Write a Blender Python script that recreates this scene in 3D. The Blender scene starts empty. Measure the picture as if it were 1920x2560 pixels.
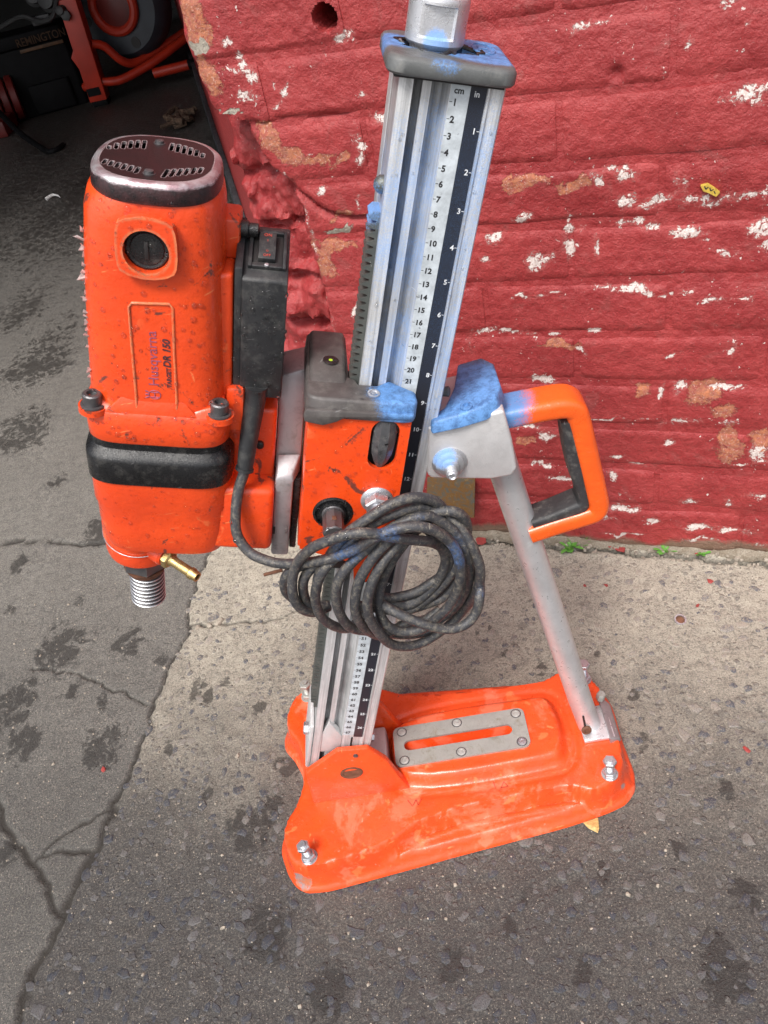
import bpy, bmesh, math, random
import numpy as np
from mathutils import Vector, Matrix
from mathutils.bvhtree import BVHTree
from mathutils.geometry import delaunay_2d_cdt
random.seed(7); rng = np.random.default_rng(7)
scene = bpy.context.scene
COL = scene.collection

# ------------------------------------------------------------------ camera
cam_d = bpy.data.cameras.new('camera'); cam = bpy.data.objects.new('camera', cam_d); COL.objects.link(cam)
cam_d.sensor_fit = 'VERTICAL'; cam_d.sensor_height = 36.0; cam_d.sensor_width = 27.0
cam_d.lens = 2070.9 / 2560 * 36.0; cam_d.clip_start = 0.02; cam_d.clip_end = 400
cam.matrix_world = Matrix(((0.981892, 0.177882, 0.065168, 0.18567),
                           (-0.067477, 0.649828, -0.757080, -0.57753),
                           (-0.177018, 0.738973, 0.650064, 0.93472), (0, 0, 0, 1)))
scene.camera = cam
# ------------------------------------------------------------------ sky, sun, exposure
SUN_EL, SUN_AZ = 58, 205          # degrees; azimuth clockwise from +Y
w = bpy.data.worlds.new('World'); scene.world = w; w.use_nodes = True
nt = w.node_tree; bg = nt.nodes['Background']
sk = nt.nodes.new('ShaderNodeTexSky'); sk.sky_type = 'NISHITA'; sk.sun_disc = False
sk.sun_elevation = math.radians(SUN_EL); sk.sun_rotation = math.radians(SUN_AZ)
sk.air_density = 1.0; sk.dust_density = 4.0; sk.ozone_density = 1.0
hs = nt.nodes.new('ShaderNodeHueSaturation'); hs.inputs['Saturation'].default_value = 0.38
nt.links.new(sk.outputs[0], hs.inputs['Color']); nt.links.new(hs.outputs[0], bg.inputs['Color'])
bg.inputs['Strength'].default_value = 0.145
sd = bpy.data.lights.new('sun', 'SUN'); sun = bpy.data.objects.new('sun', sd); COL.objects.link(sun)
sd.energy = 2.1; sd.angle = math.radians(16); sd.color = (1.0, 0.965, 0.92)
az, el = math.radians(SUN_AZ), math.radians(SUN_EL)
sdir = Vector((math.sin(az) * math.cos(el), math.cos(az) * math.cos(el), math.sin(el)))
sun.rotation_euler = sdir.to_track_quat('Z', 'Y').to_euler()
scene.view_settings.view_transform = 'Standard'; scene.view_settings.look = 'None'
scene.view_settings.exposure = 0.68; scene.view_settings.gamma = 1.0
scene.view_settings.use_curve_mapping = False
scene.render.engine = 'CYCLES'

# ------------------------------------------------------------------ node helper
class NB:
    def __init__(s, name):
        s.m = bpy.data.materials.new(name); s.m.use_nodes = True; s.t = s.m.node_tree
        s.b = s.t.nodes['Principled BSDF']
    def node(s, typ, ins=None, **kw):
        n = s.t.nodes.new('ShaderNode' + typ)
        for k, v in kw.items(): setattr(n, k, v)
        for k, v in (ins or {}).items(): s.put(n.inputs[k], v)
        return n
    def put(s, sock, v):
        if isinstance(v, bpy.types.NodeSocket): s.t.links.new(v, sock)
        elif isinstance(v, (tuple, list)) and sock.type == 'RGBA' and len(v) == 3: sock.default_value = (*v, 1)
        else: sock.default_value = v
    def pos(s, scale=100.0):
        g = s.node('NewGeometry')
        return s.node('VectorMath', {0: g.outputs['Position'], 3: scale}, operation='SCALE').outputs[0]
    def noise(s, scale, detail=4, rough=0.55, vec=None, dist=0.0, col=False):
        n = s.node('TexNoise', {'Vector': vec if vec is not None else s.pos(), 'Scale': scale, 'Detail': detail,
                                'Roughness': rough, 'Distortion': dist})
        return n.outputs['Color' if col else 'Fac']
    def voro(s, scale, vec=None, feature='F1', out='Distance', rnd=1.0):
        n = s.node('TexVoronoi', {'Vector': vec if vec is not None else s.pos(), 'Scale': scale, 'Randomness': rnd}, feature=feature)
        return n.outputs[out]
    def mth(s, op, a, b=0.0, c=0.0, clamp=False):
        n = s.node('Math', {0: a, 1: b, 2: c}, operation=op); n.use_clamp = clamp
        return n.outputs[0]
    def rng(s, v, a, b, c=0.0, d=1.0, smooth=False):
        n = s.node('MapRange', {'Value': v, 'From Min': a, 'From Max': b, 'To Min': c, 'To Max': d},
                   interpolation_type='SMOOTHSTEP' if smooth else 'LINEAR')
        return n.outputs[0]
    def mix(s, f, a, b, bt='MIX'):
        n = s.node('Mix', data_type='RGBA', blend_type=bt)
        s.put(n.inputs[0], f); s.put(n.inputs[6], a); s.put(n.inputs[7], b)
        return n.outputs[2]
    def mixf(s, f, a, b):
        n = s.node('Mix', data_type='FLOAT'); s.put(n.inputs[0], f); s.put(n.inputs[2], a); s.put(n.inputs[3], b)
        return n.outputs[0]
    def attr(s, name, out='Fac'):
        return s.node('Attribute', attribute_name=name).outputs[out]
    def bump(s, h, dist=0.001, strength=1.0, normal=None):
        ins = {'Height': h, 'Distance': dist, 'Strength': strength}
        if normal is not None: ins['Normal'] = normal
        return s.node('Bump', ins).outputs[0]
    def near(s, c, r0, r1):        # 1 inside r0 (cm) of world point c, 0 outside r1
        d = s.node('VectorMath', {0: s.pos(), 1: c}, operation='DISTANCE').outputs['Value']
        return s.rng(d, r0, r1, 1.0, 0.0, True)
    def out(s, col=None, rough=None, metal=None, normal=None, **kw):
        if col is not None: s.put(s.b.inputs['Base Color'], col)
        if rough is not None: s.put(s.b.inputs['Roughness'], rough)
        if metal is not None: s.put(s.b.inputs['Metallic'], metal)
        if normal is not None: s.put(s.b.inputs['Normal'], normal)
        for k, v in kw.items(): s.put(s.b.inputs[k.replace('_', ' ')], v)
        return s.m

# ------------------------------------------------------------------ mesh helpers (all lengths in cm)
TH = 0.308885
CT, ST = math.cos(TH), math.sin(TH)
def tool(v, y, u): return (v * CT + u * ST, y, u * CT - v * ST)   # frame of the leaning column: across, depth, along
def ident(x, y, z): return (x, y, z)

def mk(name, vs, fs, mat, parent=None, fn=None, smooth=35, attrs=None, mats=None, fmat=None, weld=False):
    vs = [fn(*v) for v in vs] if fn else vs
    a = np.array(vs, dtype=float) * 0.01
    c = (a.min(0) + a.max(0)) / 2
    if parent is None and name not in KEEP0: c[2] = a[:, 2].min()
    if name in KEEP0: c = np.zeros(3)
    me = bpy.data.meshes.new(name)
    me.from_pydata((a - c).tolist(), [], fs)
    bm = bmesh.new(); bm.from_mesh(me)
    if name not in KEEP0 and len(fs) < 60000: bmesh.ops.remove_doubles(bm, verts=bm.verts, dist=1e-6) if weld else None; bmesh.ops.recalc_face_normals(bm, faces=bm.faces)
    bm.to_mesh(me); bm.free()
    if attrs:
        for k, v in attrs.items():
            at = me.attributes.new(k, 'FLOAT', 'POINT'); at.data.foreach_set('value', np.asarray(v, dtype=np.float32))
    if smooth:
        me.shade_smooth(); me.set_sharp_from_angle(angle=math.radians(smooth))
    o = bpy.data.objects.new(name, me); COL.objects.link(o)
    for m in (mats or [mat]): me.materials.append(m)
    if fmat is not None: me.polygons.foreach_set('material_index', fmat)
    o.location = c
    if parent is not None:
        o.parent = parent; o.location = Vector(c) - WORLD[parent.name]
    WORLD[o.name] = Vector(c)
    return o
KEEP0 = {'ground'}
WORLD = {}
def empty(name, loc):
    o = bpy.data.objects.new(name, None); COL.objects.link(o); o.location = Vector(loc) * 0.01
    o.empty_display_size = 0.05; WORLD[o.name] = o.location.copy(); return o
def tag(o, label, cat=None, group=None, kind=None):
    if label: o['label'] = label
    if cat: o['category'] = cat
    if group: o['group'] = group
    if kind: o['kind'] = kind
    return o
class MB:                         # accumulates pieces of ONE mesh
    def __init__(s): s.v = []; s.f = []; s.m = []
    def add(s, vf, mi=0, fn=None):
        v, f = vf; k = len(s.v)
        s.v += [fn(*p) for p in v] if fn else [tuple(p) for p in v]
        s.f += [tuple(i + k for i in q) for q in f]; s.m += [mi] * len(f); return s
    def mk(s, name, mat, parent=None, **kw):
        if isinstance(mat, list): return mk(name, s.v, s.f, None, parent, mats=mat, fmat=s.m, **kw)
        return mk(name, s.v, s.f, mat, parent, **kw)
def from_bm(bm):
    bm.verts.ensure_lookup_table(); bm.verts.index_update()
    r = ([tuple(v.co) for v in bm.verts], [tuple(v.index for v in f.verts) for f in bm.faces]); bm.free(); return r
def bevel_bm(bm, r, seg=2, ang=30):
    bmesh.ops.recalc_face_normals(bm, faces=bm.faces)
    es = [e for e in bm.edges if len(e.link_faces) == 2 and e.calc_face_angle(0) > math.radians(ang)]
    if r > 0: bmesh.ops.bevel(bm, geom=es, offset=r, segments=seg, profile=0.5, affect='EDGES', clamp_overlap=True)
def box(x0, x1, y0, y1, z0, z1, r=0.15, seg=2):
    bm = bmesh.new(); bmesh.ops.create_cube(bm, size=1)
    for v in bm.verts: v.co = Vector(((x0 + x1) / 2 + v.co.x * (x1 - x0), (y0 + y1) / 2 + v.co.y * (y1 - y0), (z0 + z1) / 2 + v.co.z * (z1 - z0)))
    bevel_bm(bm, r, seg); return from_bm(bm)
def hull8(b, t, r=0.15, seg=2):   # two matching rings of points -> closed body
    n = len(b); bm = bmesh.new()
    vb = [bm.verts.new(p) for p in b]; vt = [bm.verts.new(p) for p in t]
    bm.faces.new(vb[::-1]); bm.faces.new(vt)
    for i in range(n): bm.faces.new((vb[i], vb[(i + 1) % n], vt[(i + 1) % n], vt[i]))
    bevel_bm(bm, r, seg); return from_bm(bm)
def axes(axis):
    return {'x': lambda a, b, c: (c, a, b), 'y': lambda a, b, c: (a, c, b), 'z': lambda a, b, c: (a, b, c)}[axis]
def prism(poly, d0, d1, axis='y', r=0.1, seg=2):
    A = axes(axis)
    return hull8([A(p[0], p[1], d0) for p in poly], [A(p[0], p[1], d1) for p in poly], r, seg)
def plate(outer, holes, d0, d1, axis='y'):     # plate with real holes
    A = axes(axis); loops = []; P = []; E = []
    for L in [outer] + holes:
        k = len(P); P += [(p[0], p[1]) for p in L]; E += [(k + i, k + (i + 1) % len(L)) for i in range(len(L))]; loops.append(len(L))
    vo, eo, fo, ov, oe, of = delaunay_2d_cdt([Vector(p) for p in P], E, [], 0, 1e-7)
    back = {}
    for i, l in enumerate(ov): back[i] = l[0] if l else 0
    T = []; Q = [tuple(p) for p in vo]; m = len(P)
    for f in fo:
        cx = sum(Q[i][0] for i in f) / 3; cy = sum(Q[i][1] for i in f) / 3
        c_ = (np.array([cx]), np.array([cy]))
        if inside(*c_, outer)[0] and not any(inside(*c_, h)[0] for h in holes): T.append(tuple(f))
    walls = P; P = Q
    n = len(P); V = [A(p[0], p[1], d0) for p in P] + [A(p[0], p[1], d1) for p in P]
    V += [A(p[0], p[1], d0) for p in walls] + [A(p[0], p[1], d1) for p in walls]
    Fc = T + [tuple(i + n for i in t[::-1]) for t in T]; k = 2 * n; n = len(walls)
    for L in loops:
        for i in range(L):
            a, b = k + i, k + (i + 1) % L; Fc.append((a, b, b + n, a + n))
        k += L
    return V, Fc
def ring(cx, cy, rx, ry=None, n=32, p=2.0, a0=0.0):
    ry = rx if ry is None else ry; o = []
    for i in range(n):
        t = 2 * math.pi * i / n + a0; c, s = math.cos(t), math.sin(t)
        o.append((cx + rx * math.copysign(abs(c) ** (2 / p), c), cy + ry * math.copysign(abs(s) ** (2 / p), s)))
    return o
def stadium(x0, x1, y0, y1, n=8):  # long slot with round ends, along the longer side
    o = []; w_, h_ = x1 - x0, y1 - y0
    if w_ > h_:
        r = h_ / 2; cs = [(x1 - r, y0 + r, -90), (x0 + r, y0 + r, 90)]
    else:
        r = w_ / 2; cs = [(x0 + r, y1 - r, 0), (x0 + r, y0 + r, 180)]
    for cx, cy, a in cs:
        for i in range(n + 1):
            t = math.radians(a + 180 * i / n); o.append((cx + r * math.cos(t), cy + r * math.sin(t)))
    return o
def rrect(x0, x1, y0, y1, r, n=5):
    o = []
    for cx, cy, a in ((x1 - r, y1 - r, 0), (x0 + r, y1 - r, 90), (x0 + r, y0 + r, 180), (x1 - r, y0 + r, 270)):
        for i in range(n + 1):
            t = math.radians(a + 90 * i / n); o.append((cx + r * math.cos(t), cy + r * math.sin(t)))
    return o
def loft(rings, cap=(True, True), closed=False):
    n = len(rings[0]); V = [p for r in rings for p in r]; Fc = []
    for k in range(len(rings) - 1 + (1 if closed else 0)):
        a, b = k * n, ((k + 1) % len(rings)) * n
        for i in range(n): j = (i + 1) % n; Fc.append((a + i, a + j, b + j, b + i))
    if cap[0] and not closed: Fc.append(tuple(range(n))[::-1])
    if cap[1] and not closed: Fc.append(tuple(range(len(V) - n, len(V))))
    return V, Fc
def lathe(prof, c=(0, 0, 0), d=(0, 0, 1), n=32, poly=None):   # prof: (radius, height along d)
    d = Vector(d).normalized(); x = d.orthogonal().normalized(); y = d.cross(x); c = Vector(c); R = []
    for r, h in prof:
        R.append([tuple(c + d * h + (x * math.cos(2 * math.pi * i / n) + y * math.sin(2 * math.pi * i / n)) * r) for i in range(n)])
    return loft(R)
def hexa(r, h0, h1, c, d, n=6, ch=0.12):
    return lathe([(r * 0.86, h0), (r, h0 + ch), (r, h1 - ch), (r * 0.86, h1)], c, d, n)
def tube(path, r, n=12, sub=0, cap=True, sec=None):
    P = [Vector(p) for p in path]
    if sub: P = smooth_path(P, sub)
    N = len(P); T = [(P[min(i + 1, N - 1)] - P[max(i - 1, 0)]).normalized() for i in range(N)]
    x = T[0].orthogonal().normalized(); R = []
    for i in range(N):
        x = (x - T[i] * x.dot(T[i])).normalized(); y = T[i].cross(x)
        ri = r(i / (N - 1)) if callable(r) else r
        R.append([tuple(P[i] + (x * math.cos(2 * math.pi * k / n) + y * math.sin(2 * math.pi * k / n)) * ri) for k in range(n)])
    return loft(R, (cap, cap))
def smooth_path(P, k):             # Catmull-Rom
    o = []; N = len(P)
    for i in range(N - 1):
        a, b, c, d = P[max(i - 1, 0)], P[i], P[i + 1], P[min(i + 2, N - 1)]
        for j in range(k):
            t = j / k
            o.append(0.5 * ((2 * b) + (c - a) * t + (2 * a - 5 * b + 4 * c - d) * t * t + (3 * b - a - 3 * c + d) * t ** 3))
    o.append(P[-1]); return o
def text_mesh(s, size, ext=0.0, bold=0.0, align='LEFT', shear=0.0, space=1.0):
    cu = bpy.data.curves.new('t', 'FONT'); cu.body = s; cu.size = size; cu.extrude = ext; cu.offset = bold
    cu.align_x = align; cu.shear = shear; cu.resolution_u = 3; cu.space_character = space
    o = bpy.data.objects.new('t', cu); COL.objects.link(o)
    dg = bpy.context.evaluated_depsgraph_get(); dg.update(); me = o.evaluated_get(dg).to_mesh()
    V = [tuple(v.co) for v in me.vertices]; Fc = [tuple(p.vertices) for p in me.polygons]
    o.evaluated_get(dg).to_mesh_clear(); bpy.data.objects.remove(o); bpy.data.curves.remove(cu)
    return V, Fc
def vnoise(x, y, seed=0):
    x = np.asarray(x, float); y = np.asarray(y, float)
    xi = np.floor(x).astype(int); yi = np.floor(y).astype(int); fx = x - xi; fy = y - yi
    fx = fx * fx * (3 - 2 * fx); fy = fy * fy * (3 - 2 * fy)
    def h(a, b):
        n = (a * 374761393 + b * 668265263 + seed * 1442695041) & 0xffffffff
        n = ((n ^ (n >> 13)) * 1274126177) & 0xffffffff; return ((n ^ (n >> 16)) & 0xffff) / 65535.0
    return ((h(xi, yi) * (1 - fx) + h(xi + 1, yi) * fx) * (1 - fy) + (h(xi, yi + 1) * (1 - fx) + h(xi + 1, yi + 1) * fx) * fy)
def fbm(x, y, o=4, seed=0, g=0.5):
    r = 0; a = 1; t = 0
    for k in range(o):
        r = r + a * vnoise(np.asarray(x) * 2 ** k, np.asarray(y) * 2 ** k, seed + k); t += a; a *= g
    return r / t
def sstep(x, a, b):
    t = np.clip((np.asarray(x, float) - a) / (b - a), 0, 1); return t * t * (3 - 2 * t)
def pdist(X, Y, pts):              # distance to a polyline
    d = np.full(np.shape(X), 1e9)
    for (x0, y0), (x1, y1) in zip(pts[:-1], pts[1:]):
        dx, dy = x1 - x0, y1 - y0; t = np.clip(((X - x0) * dx + (Y - y0) * dy) / (dx * dx + dy * dy + 1e-9), 0, 1)
        d = np.minimum(d, np.hypot(X - x0 - t * dx, Y - y0 - t * dy))
    return d
def inside(X, Y, poly):
    r = np.zeros(np.shape(X), bool); n = len(poly)
    for i in range(n):
        x0, y0 = poly[i]; x1, y1 = poly[(i + 1) % n]
        if y0 == y1: continue
        r ^= ((y0 > Y) != (y1 > Y)) & (X < (x1 - x0) * (Y - y0) / (y1 - y0) + x0)
    return r
def sdist(X, Y, poly):             # positive inside
    d = pdist(X, Y, list(poly) + [poly[0]]); return np.where(inside(X, Y, poly), d, -d)
def grid_faces(nx, ny):
    i = np.arange(nx - 1)[:, None] * ny + np.arange(ny - 1)[None, :]
    return np.stack([i, i + ny, i + ny + 1, i + 1], -1).reshape(-1, 4)
# ================================================================== MATERIALS
def m_simple(name, col, rough=0.5, metal=0.0, var=0.15, sc=1.2, bump=0.0002, bsc=6, **kw):
    b = NB(name); n = b.noise(sc, 5, 0.6); n2 = b.noise(bsc, 4, 0.6)
    c = b.mix(b.rng(n, 0.3, 0.7), tuple(x * (1 - var) for x in col), tuple(min(1, x * (1 + var)) for x in col))
    return b.out(c, b.rng(n2, 0.3, 0.7, rough - 0.07, rough + 0.1), metal, b.bump(n2, bump), **kw)
def scratches(b, vecscale, seed, lo=0.66):
    mp = b.node('Mapping', {'Vector': b.pos(), 'Scale': vecscale, 'Rotation': (0.3 * seed, 0.2 + 0.5 * seed, 0.4 * seed), 'Location': (seed * 3.1, 0, 0)})
    return b.rng(b.noise(1.0, 3, 0.5, mp.outputs[0], 0.3), lo, lo + 0.03)
BLUE = (0.10, 0.24, 0.50)
def spray_mask(b, spots, thin=0.62):
    tot = None
    for c, r0, r1, s in spots:
        k = b.mth('MULTIPLY', b.near(c, r0, r1), s); tot = k if tot is None else b.mth('MAXIMUM', tot, k)
    fine = b.noise(8.0, 3, 0.85); big = b.noise(0.55, 3, 0.6)
    t = b.mth('ADD', tot, b.mth('MULTIPLY', b.mth('SUBTRACT', fine, 0.5), 1.3))
    t = b.mth('ADD', t, b.mth('MULTIPLY', b.mth('SUBTRACT', big, 0.5), 0.6))
    return b.rng(t, thin - 0.2, thin + 0.25)
def orange_paint(name, fade=0.0, spots=None, chips=0.62, grime=0.66, worn=False, base=(0.74, 0.068, 0.011)):
    b = NB(name); p = b.pos()
    c = b.mix(b.rng(b.noise(0.25, 4, 0.6), 0.3, 0.7), base, (base[0] * 0.88, base[1] * 0.8, base[2]))
    sc = b.mth('MAXIMUM', scratches(b, (0.35, 0.35, 2.6), 1, 0.70), scratches(b, (2.2, 0.5, 0.4), 2, 0.72))
    c = b.mix(b.mth('MULTIPLY', sc, 0.75), c, (0.80, 0.20, 0.07))
    bl = b.rng(b.mth('ADD', b.noise(0.45, 3, 0.5, None, 0.6), b.mth('MULTIPLY', b.noise(3.0, 3, 0.7), 0.12)), chips + 0.08, chips + 0.12)
    bl = b.mth('MULTIPLY', bl, b.rng(b.noise(0.13, 2), 0.46, 0.56)); c = b.mix(b.mth('MULTIPLY', bl, 0.7), c, (0.78, 0.16, 0.05))
    if fade:
        f = b.rng(b.mth('ADD', b.noise(0.16, 5, 0.62, None, 0.5), b.mth('MULTIPLY', b.noise(2.2, 4, 0.7), 0.16)), 0.60 - fade * -0.035, 0.695)
        c = b.mix(b.mth('MULTIPLY', f, 0.32), c, (0.80, 0.26, 0.16))
        f2 = b.rng(b.noise(0.8, 4, 0.7, None, 1.5), 0.66, 0.72); c = b.mix(b.mth('MULTIPLY', f2, 0.4), c, (0.70, 0.40, 0.33))
    g = b.rng(b.mth('ADD', b.noise(0.35, 4, 0.6, None, 1.2), b.mth('MULTIPLY', b.noise(4.0, 3, 0.8), 0.2)), grime + 0.08, grime + 0.13)
    c = b.mix(b.mth('MULTIPLY', g, 0.85), c, (0.05, 0.035, 0.03))
    g2 = b.rng(b.voro(1.3, None, 'F1', 'Distance'), 0.05, 0.11, 1, 0); sel = b.rng(b.noise(0.9, 2), 0.6, 0.62)
    c = b.mix(b.mth('MULTIPLY', b.mth('MULTIPLY', g2, sel), 0.35), c, (0.09, 0.03, 0.02))
    if spots: c = b.mix(spray_mask(b, spots), c, BLUE)
    if fade:
        for c_, r0, r1 in (((-4.6, -12.4, 1.5), 0.6, 2.2), ((34.4, -7.6, 2.2), 0.3, 1.5), ((-6.6, -7.5, 3.5), 0.3, 1.4), ((-6.2, 7.5, 3.5), 0.3, 1.8), ((-2, 11.5, 4.5), 0.8, 1.9)):
            wk = b.rng(b.mth('ADD', b.near(c_, r0, r1), b.mth('MULTIPLY', b.mth('SUBTRACT', b.noise(1.8, 5, 0.75), 0.5), 1.6)), 0.62, 0.72)
            c = b.mix(b.mth('MULTIPLY', wk, 0.85), c, b.mix(b.rng(b.noise(1.4, 4), 0.42, 0.58), (0.22, 0.21, 0.21), (0.40, 0.15, 0.08)))
        dk = b.rng(b.noise(1.1, 6, 0.8, None, 1.0), 0.66, 0.70); c = b.mix(b.mth('MULTIPLY', dk, 0.45), c, (0.16, 0.07, 0.04))
    # worn edges
    be = b.node('Bevel', {'Radius': 0.0035 if worn else 0.0012}, samples=4)
    dt = b.node('VectorMath', {0: be.outputs[0], 1: b.node('NewGeometry').outputs['Normal']}, operation='DOT_PRODUCT').outputs['Value']
    ed = b.mth('MULTIPLY', b.rng(dt, 0.995 if worn else 0.985, 0.95), b.rng(b.noise(2.5, 4, 0.7), *((0.36, 0.46) if worn else (0.52, 0.60))))
    c = b.mix(b.mth('MULTIPLY', ed, 0.85), c, b.mix(b.rng(b.noise(1.5, 4), 0.42, 0.58), (0.42, 0.20, 0.11), (0.60, 0.24, 0.10)) if worn else (0.30, 0.17, 0.12))
    r = b.rng(b.noise(0.8, 4, 0.6), 0.3, 0.7, 0.22, 0.42)
    h = b.mth('ADD', b.mth('MULTIPLY', b.noise(1.0, 3), 0.6), b.mth('MULTIPLY', b.noise(9.0, 3, 0.6), 0.12))
    return b.out(c, r, 0.0, b.bump(h, 0.0011), Coat_Weight=0.18, Coat_Roughness=0.12)
M = {}
M['orange'] = orange_paint('orange_paint')
M['orange_base'] = orange_paint('faded_orange_paint', 1.0, grime=0.72, base=(0.76, 0.078, 0.013))
M['orange_carr'] = orange_paint('carriage_orange_paint', grime=0.62, base=(0.76, 0.068, 0.008))
HX = tool(2.5, 0, 61)
M['orange_handle'] = orange_paint('handle_orange', spots=[((25.2, 0, 53), 1.2, 4.5, 1.0)], base=(0.80, 0.115, 0.012), grime=0.74)

def metal(name, col, rough=0.4, met=0.85, dirt=0.5, spots=None, dirtcol=(0.10, 0.085, 0.07), streak=False, thin=0.62, blue=0.8):
    b = NB(name); c = b.mix(b.rng(b.noise(0.5, 5, 0.65), 0.3, 0.7), tuple(x * 0.82 for x in col), col)
    d = b.rng(b.mth('ADD', b.noise(0.7, 5, 0.7, None, 0.8), b.mth('MULTIPLY', b.noise(6.0, 4, 0.8), 0.12)), 0.66 - 0.1 * dirt, 0.82 - 0.1 * dirt)
    if streak:
        dt = lambda d: b.node('VectorMath', {0: b.pos(), 1: d}, operation='DOT_PRODUCT').outputs['Value']
        cx = b.node('CombineXYZ', {0: b.mth('MULTIPLY', dt((CT, 0, -ST)), 3.0), 1: b.mth('MULTIPLY', dt((0, 1, 0)), 3.0), 2: b.mth('MULTIPLY', dt((ST, 0, CT)), 0.10)}).outputs[0]
        st = b.noise(1.0, 4, 0.65, cx); c = b.mix(b.rng(st, 0.38, 0.62), c, tuple(x * 0.55 for x in col))
        gv = dt((0, 1, 0)); c = b.mix(b.mth('MULTIPLY', b.rng(gv, -2.9, -2.2), b.rng(b.noise(0.25, 4, 0.6), 0.4, 0.6, 0.1, 0.6)), c, (0.2, 0.2, 0.2))
    c = b.mix(b.mth('MULTIPLY', d, 0.75 * dirt + 0.15), c, dirtcol)
    sc = b.mth('MAXIMUM', scratches(b, (0.6, 0.6, 5), 3, 0.74), scratches(b, (5, 1, 0.7), 4, 0.75))
    c = b.mix(b.mth('MULTIPLY', sc, 0.6), c, (0.75, 0.74, 0.72))
    mm = b.mth('SUBTRACT', met, b.mth('MULTIPLY', d, 0.5), clamp=True)
    if spots:
        k = spray_mask(b, spots, thin); c = b.mix(b.mth('MULTIPLY', k, blue), c, (0.15, 0.34, 0.70)); mm = b.mth('MULTIPLY', mm, b.mth('SUBTRACT', 1.0, k))
    return b.out(c, b.rng(b.noise(1.5, 5, 0.7), 0.3, 0.7, rough - 0.1, rough + 0.12), mm, b.bump(b.noise(12.0, 4, 0.7), 0.00025))
colspots = [(tool(1.3, -3, 74), 5, 13, 0.66), (tool(2.0, -3, 63), 4, 11, 0.68), (tool(-2.2, -2, 70), 1, 7, 0.5), (tool(-1.6, -2, 64), 1, 6, 0.5)]
M['alu'] = metal('extruded_aluminium', (0.76, 0.765, 0.77), 0.42, 0.4, 0.35, colspots, (0.16, 0.15, 0.14), True, 0.62, 0.62)
M['alu_cast'] = metal('cast_aluminium', (0.68, 0.67, 0.67), 0.5, 0.45, 0.3)
M['alu_tube'] = metal('tube_aluminium', (0.66, 0.66, 0.67), 0.34, 0.55, 0.2)
M['steel_plate'] = metal('worn_steel_plate', (0.36, 0.34, 0.35), 0.38, 0.6, 0.7)
M['slot_plate'] = metal('dirty_zinc_plate', (0.40, 0.40, 0.37), 0.5, 0.45, 0.8, dirtcol=(0.15, 0.12, 0.08))
M['zinc'] = metal('zinc_bolt', (0.62, 0.63, 0.66), 0.3, 0.85, 0.4)
M['zinc_blue'] = metal('zinc_with_overspray', (0.62, 0.63, 0.66), 0.34, 0.8, 0.3, [((19.8, -3.6, 51.6), 0.6, 1.6, 1.0)])
M['nut_top'] = metal('silver_socket', (0.70, 0.70, 0.72), 0.3, 0.7, 0.25, [(tool(-2.4, -1.9, 84.6), 0.5, 1.3, 1.0), (tool(-2.3, 0, 87.8), 1.2, 2.2, 1.0)])
M['rivet'] = metal('dull_rivet', (0.52, 0.52, 0.49), 0.4, 0.5, 0.5)
M['rack'] = metal('rack_steel', (0.13, 0.14, 0.13), 0.42, 0.6, 0.5, [(tool(-5, -1, 74.5), 0.8, 3.0, 0.9)])
M['darksteel'] = metal('dark_steel', (0.15, 0.145, 0.15), 0.35, 0.7, 0.5)
M['brass'] = metal('brass', (0.55, 0.40, 0.17), 0.3, 0.9, 0.5)
M['rust'] = m_simple('rusty_steel', (0.13, 0.055, 0.03), 0.75, 0.2, 0.5)
def plastic(name, col, rough=0.5, spots=None, dust=0.25, brown=0.0):
    b = NB(name); c = b.mix(b.rng(b.noise(0.6, 5, 0.6), 0.35, 0.7), col, tuple(x * 0.65 for x in col))
    d = b.rng(b.mth('ADD', b.noise(0.9, 5, 0.75), b.mth('MULTIPLY', b.noise(14.0, 2, 0.8), 0.18)), 0.60, 0.78)
    c = b.mix(b.mth('MULTIPLY', d, dust * 2), c, (0.22, 0.21, 0.19))
    sc = scratches(b, (0.7, 0.7, 6), 5, 0.73); c = b.mix(b.mth('MULTIPLY', sc, 0.5), c, (0.3, 0.3, 0.3))
    if spots: c = b.mix(spray_mask(b, spots, 0.58), c, b.mix(b.rng(b.noise(1.3, 5, 0.8), 0.42, 0.62), (0.12, 0.28, 0.58), (0.055, 0.13, 0.29)))
    return b.out(c, b.rng(b.noise(2.0, 4, 0.7), 0.3, 0.7, rough - 0.12, rough + 0.12), 0.0, b.bump(b.noise(14.0, 3, 0.7), 0.0003))
M['black'] = plastic('black_plastic', (0.010, 0.010, 0.011), 0.25, dust=0.08)
M['switch'] = plastic('matt_black_plastic', (0.020, 0.021, 0.023), 0.42, dust=0.09)
M['cover'] = plastic('grey_brown_plastic', (0.085, 0.075, 0.072), 0.42, [(tool(-1.2, -4.2, 61.3), 1.5, 3.8, 1.0)], 0.15)
M['capgrey'] = plastic('grey_cap_plastic', (0.11, 0.115, 0.115), 0.42, [(tool(0.8, 0.0, 85.2), 2.6, 4.4, 1.0), (tool(-4.6, 0.2, 85.0), 1.2, 3.0, 0.9), (tool(-2, -4.2, 84.6), 0.6, 1.8, 0.7)], 0.15)
M['bluecap'] = plastic('overspray_blue_cover', (0.13, 0.12, 0.12), 0.45, [((21.5, -2, 55.5), 3.6, 8.5, 1.0)], 0.12)
M['knob'] = plastic('dark_knob', (0.07, 0.07, 0.075), 0.4, [(tool(-1.7, -5, 56.6), 0.3, 1.4, 0.75)], 0.2)
M['grip'] = plastic('rubber_grip', (0.035, 0.035, 0.037), 0.55, dust=0.2)
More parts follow.
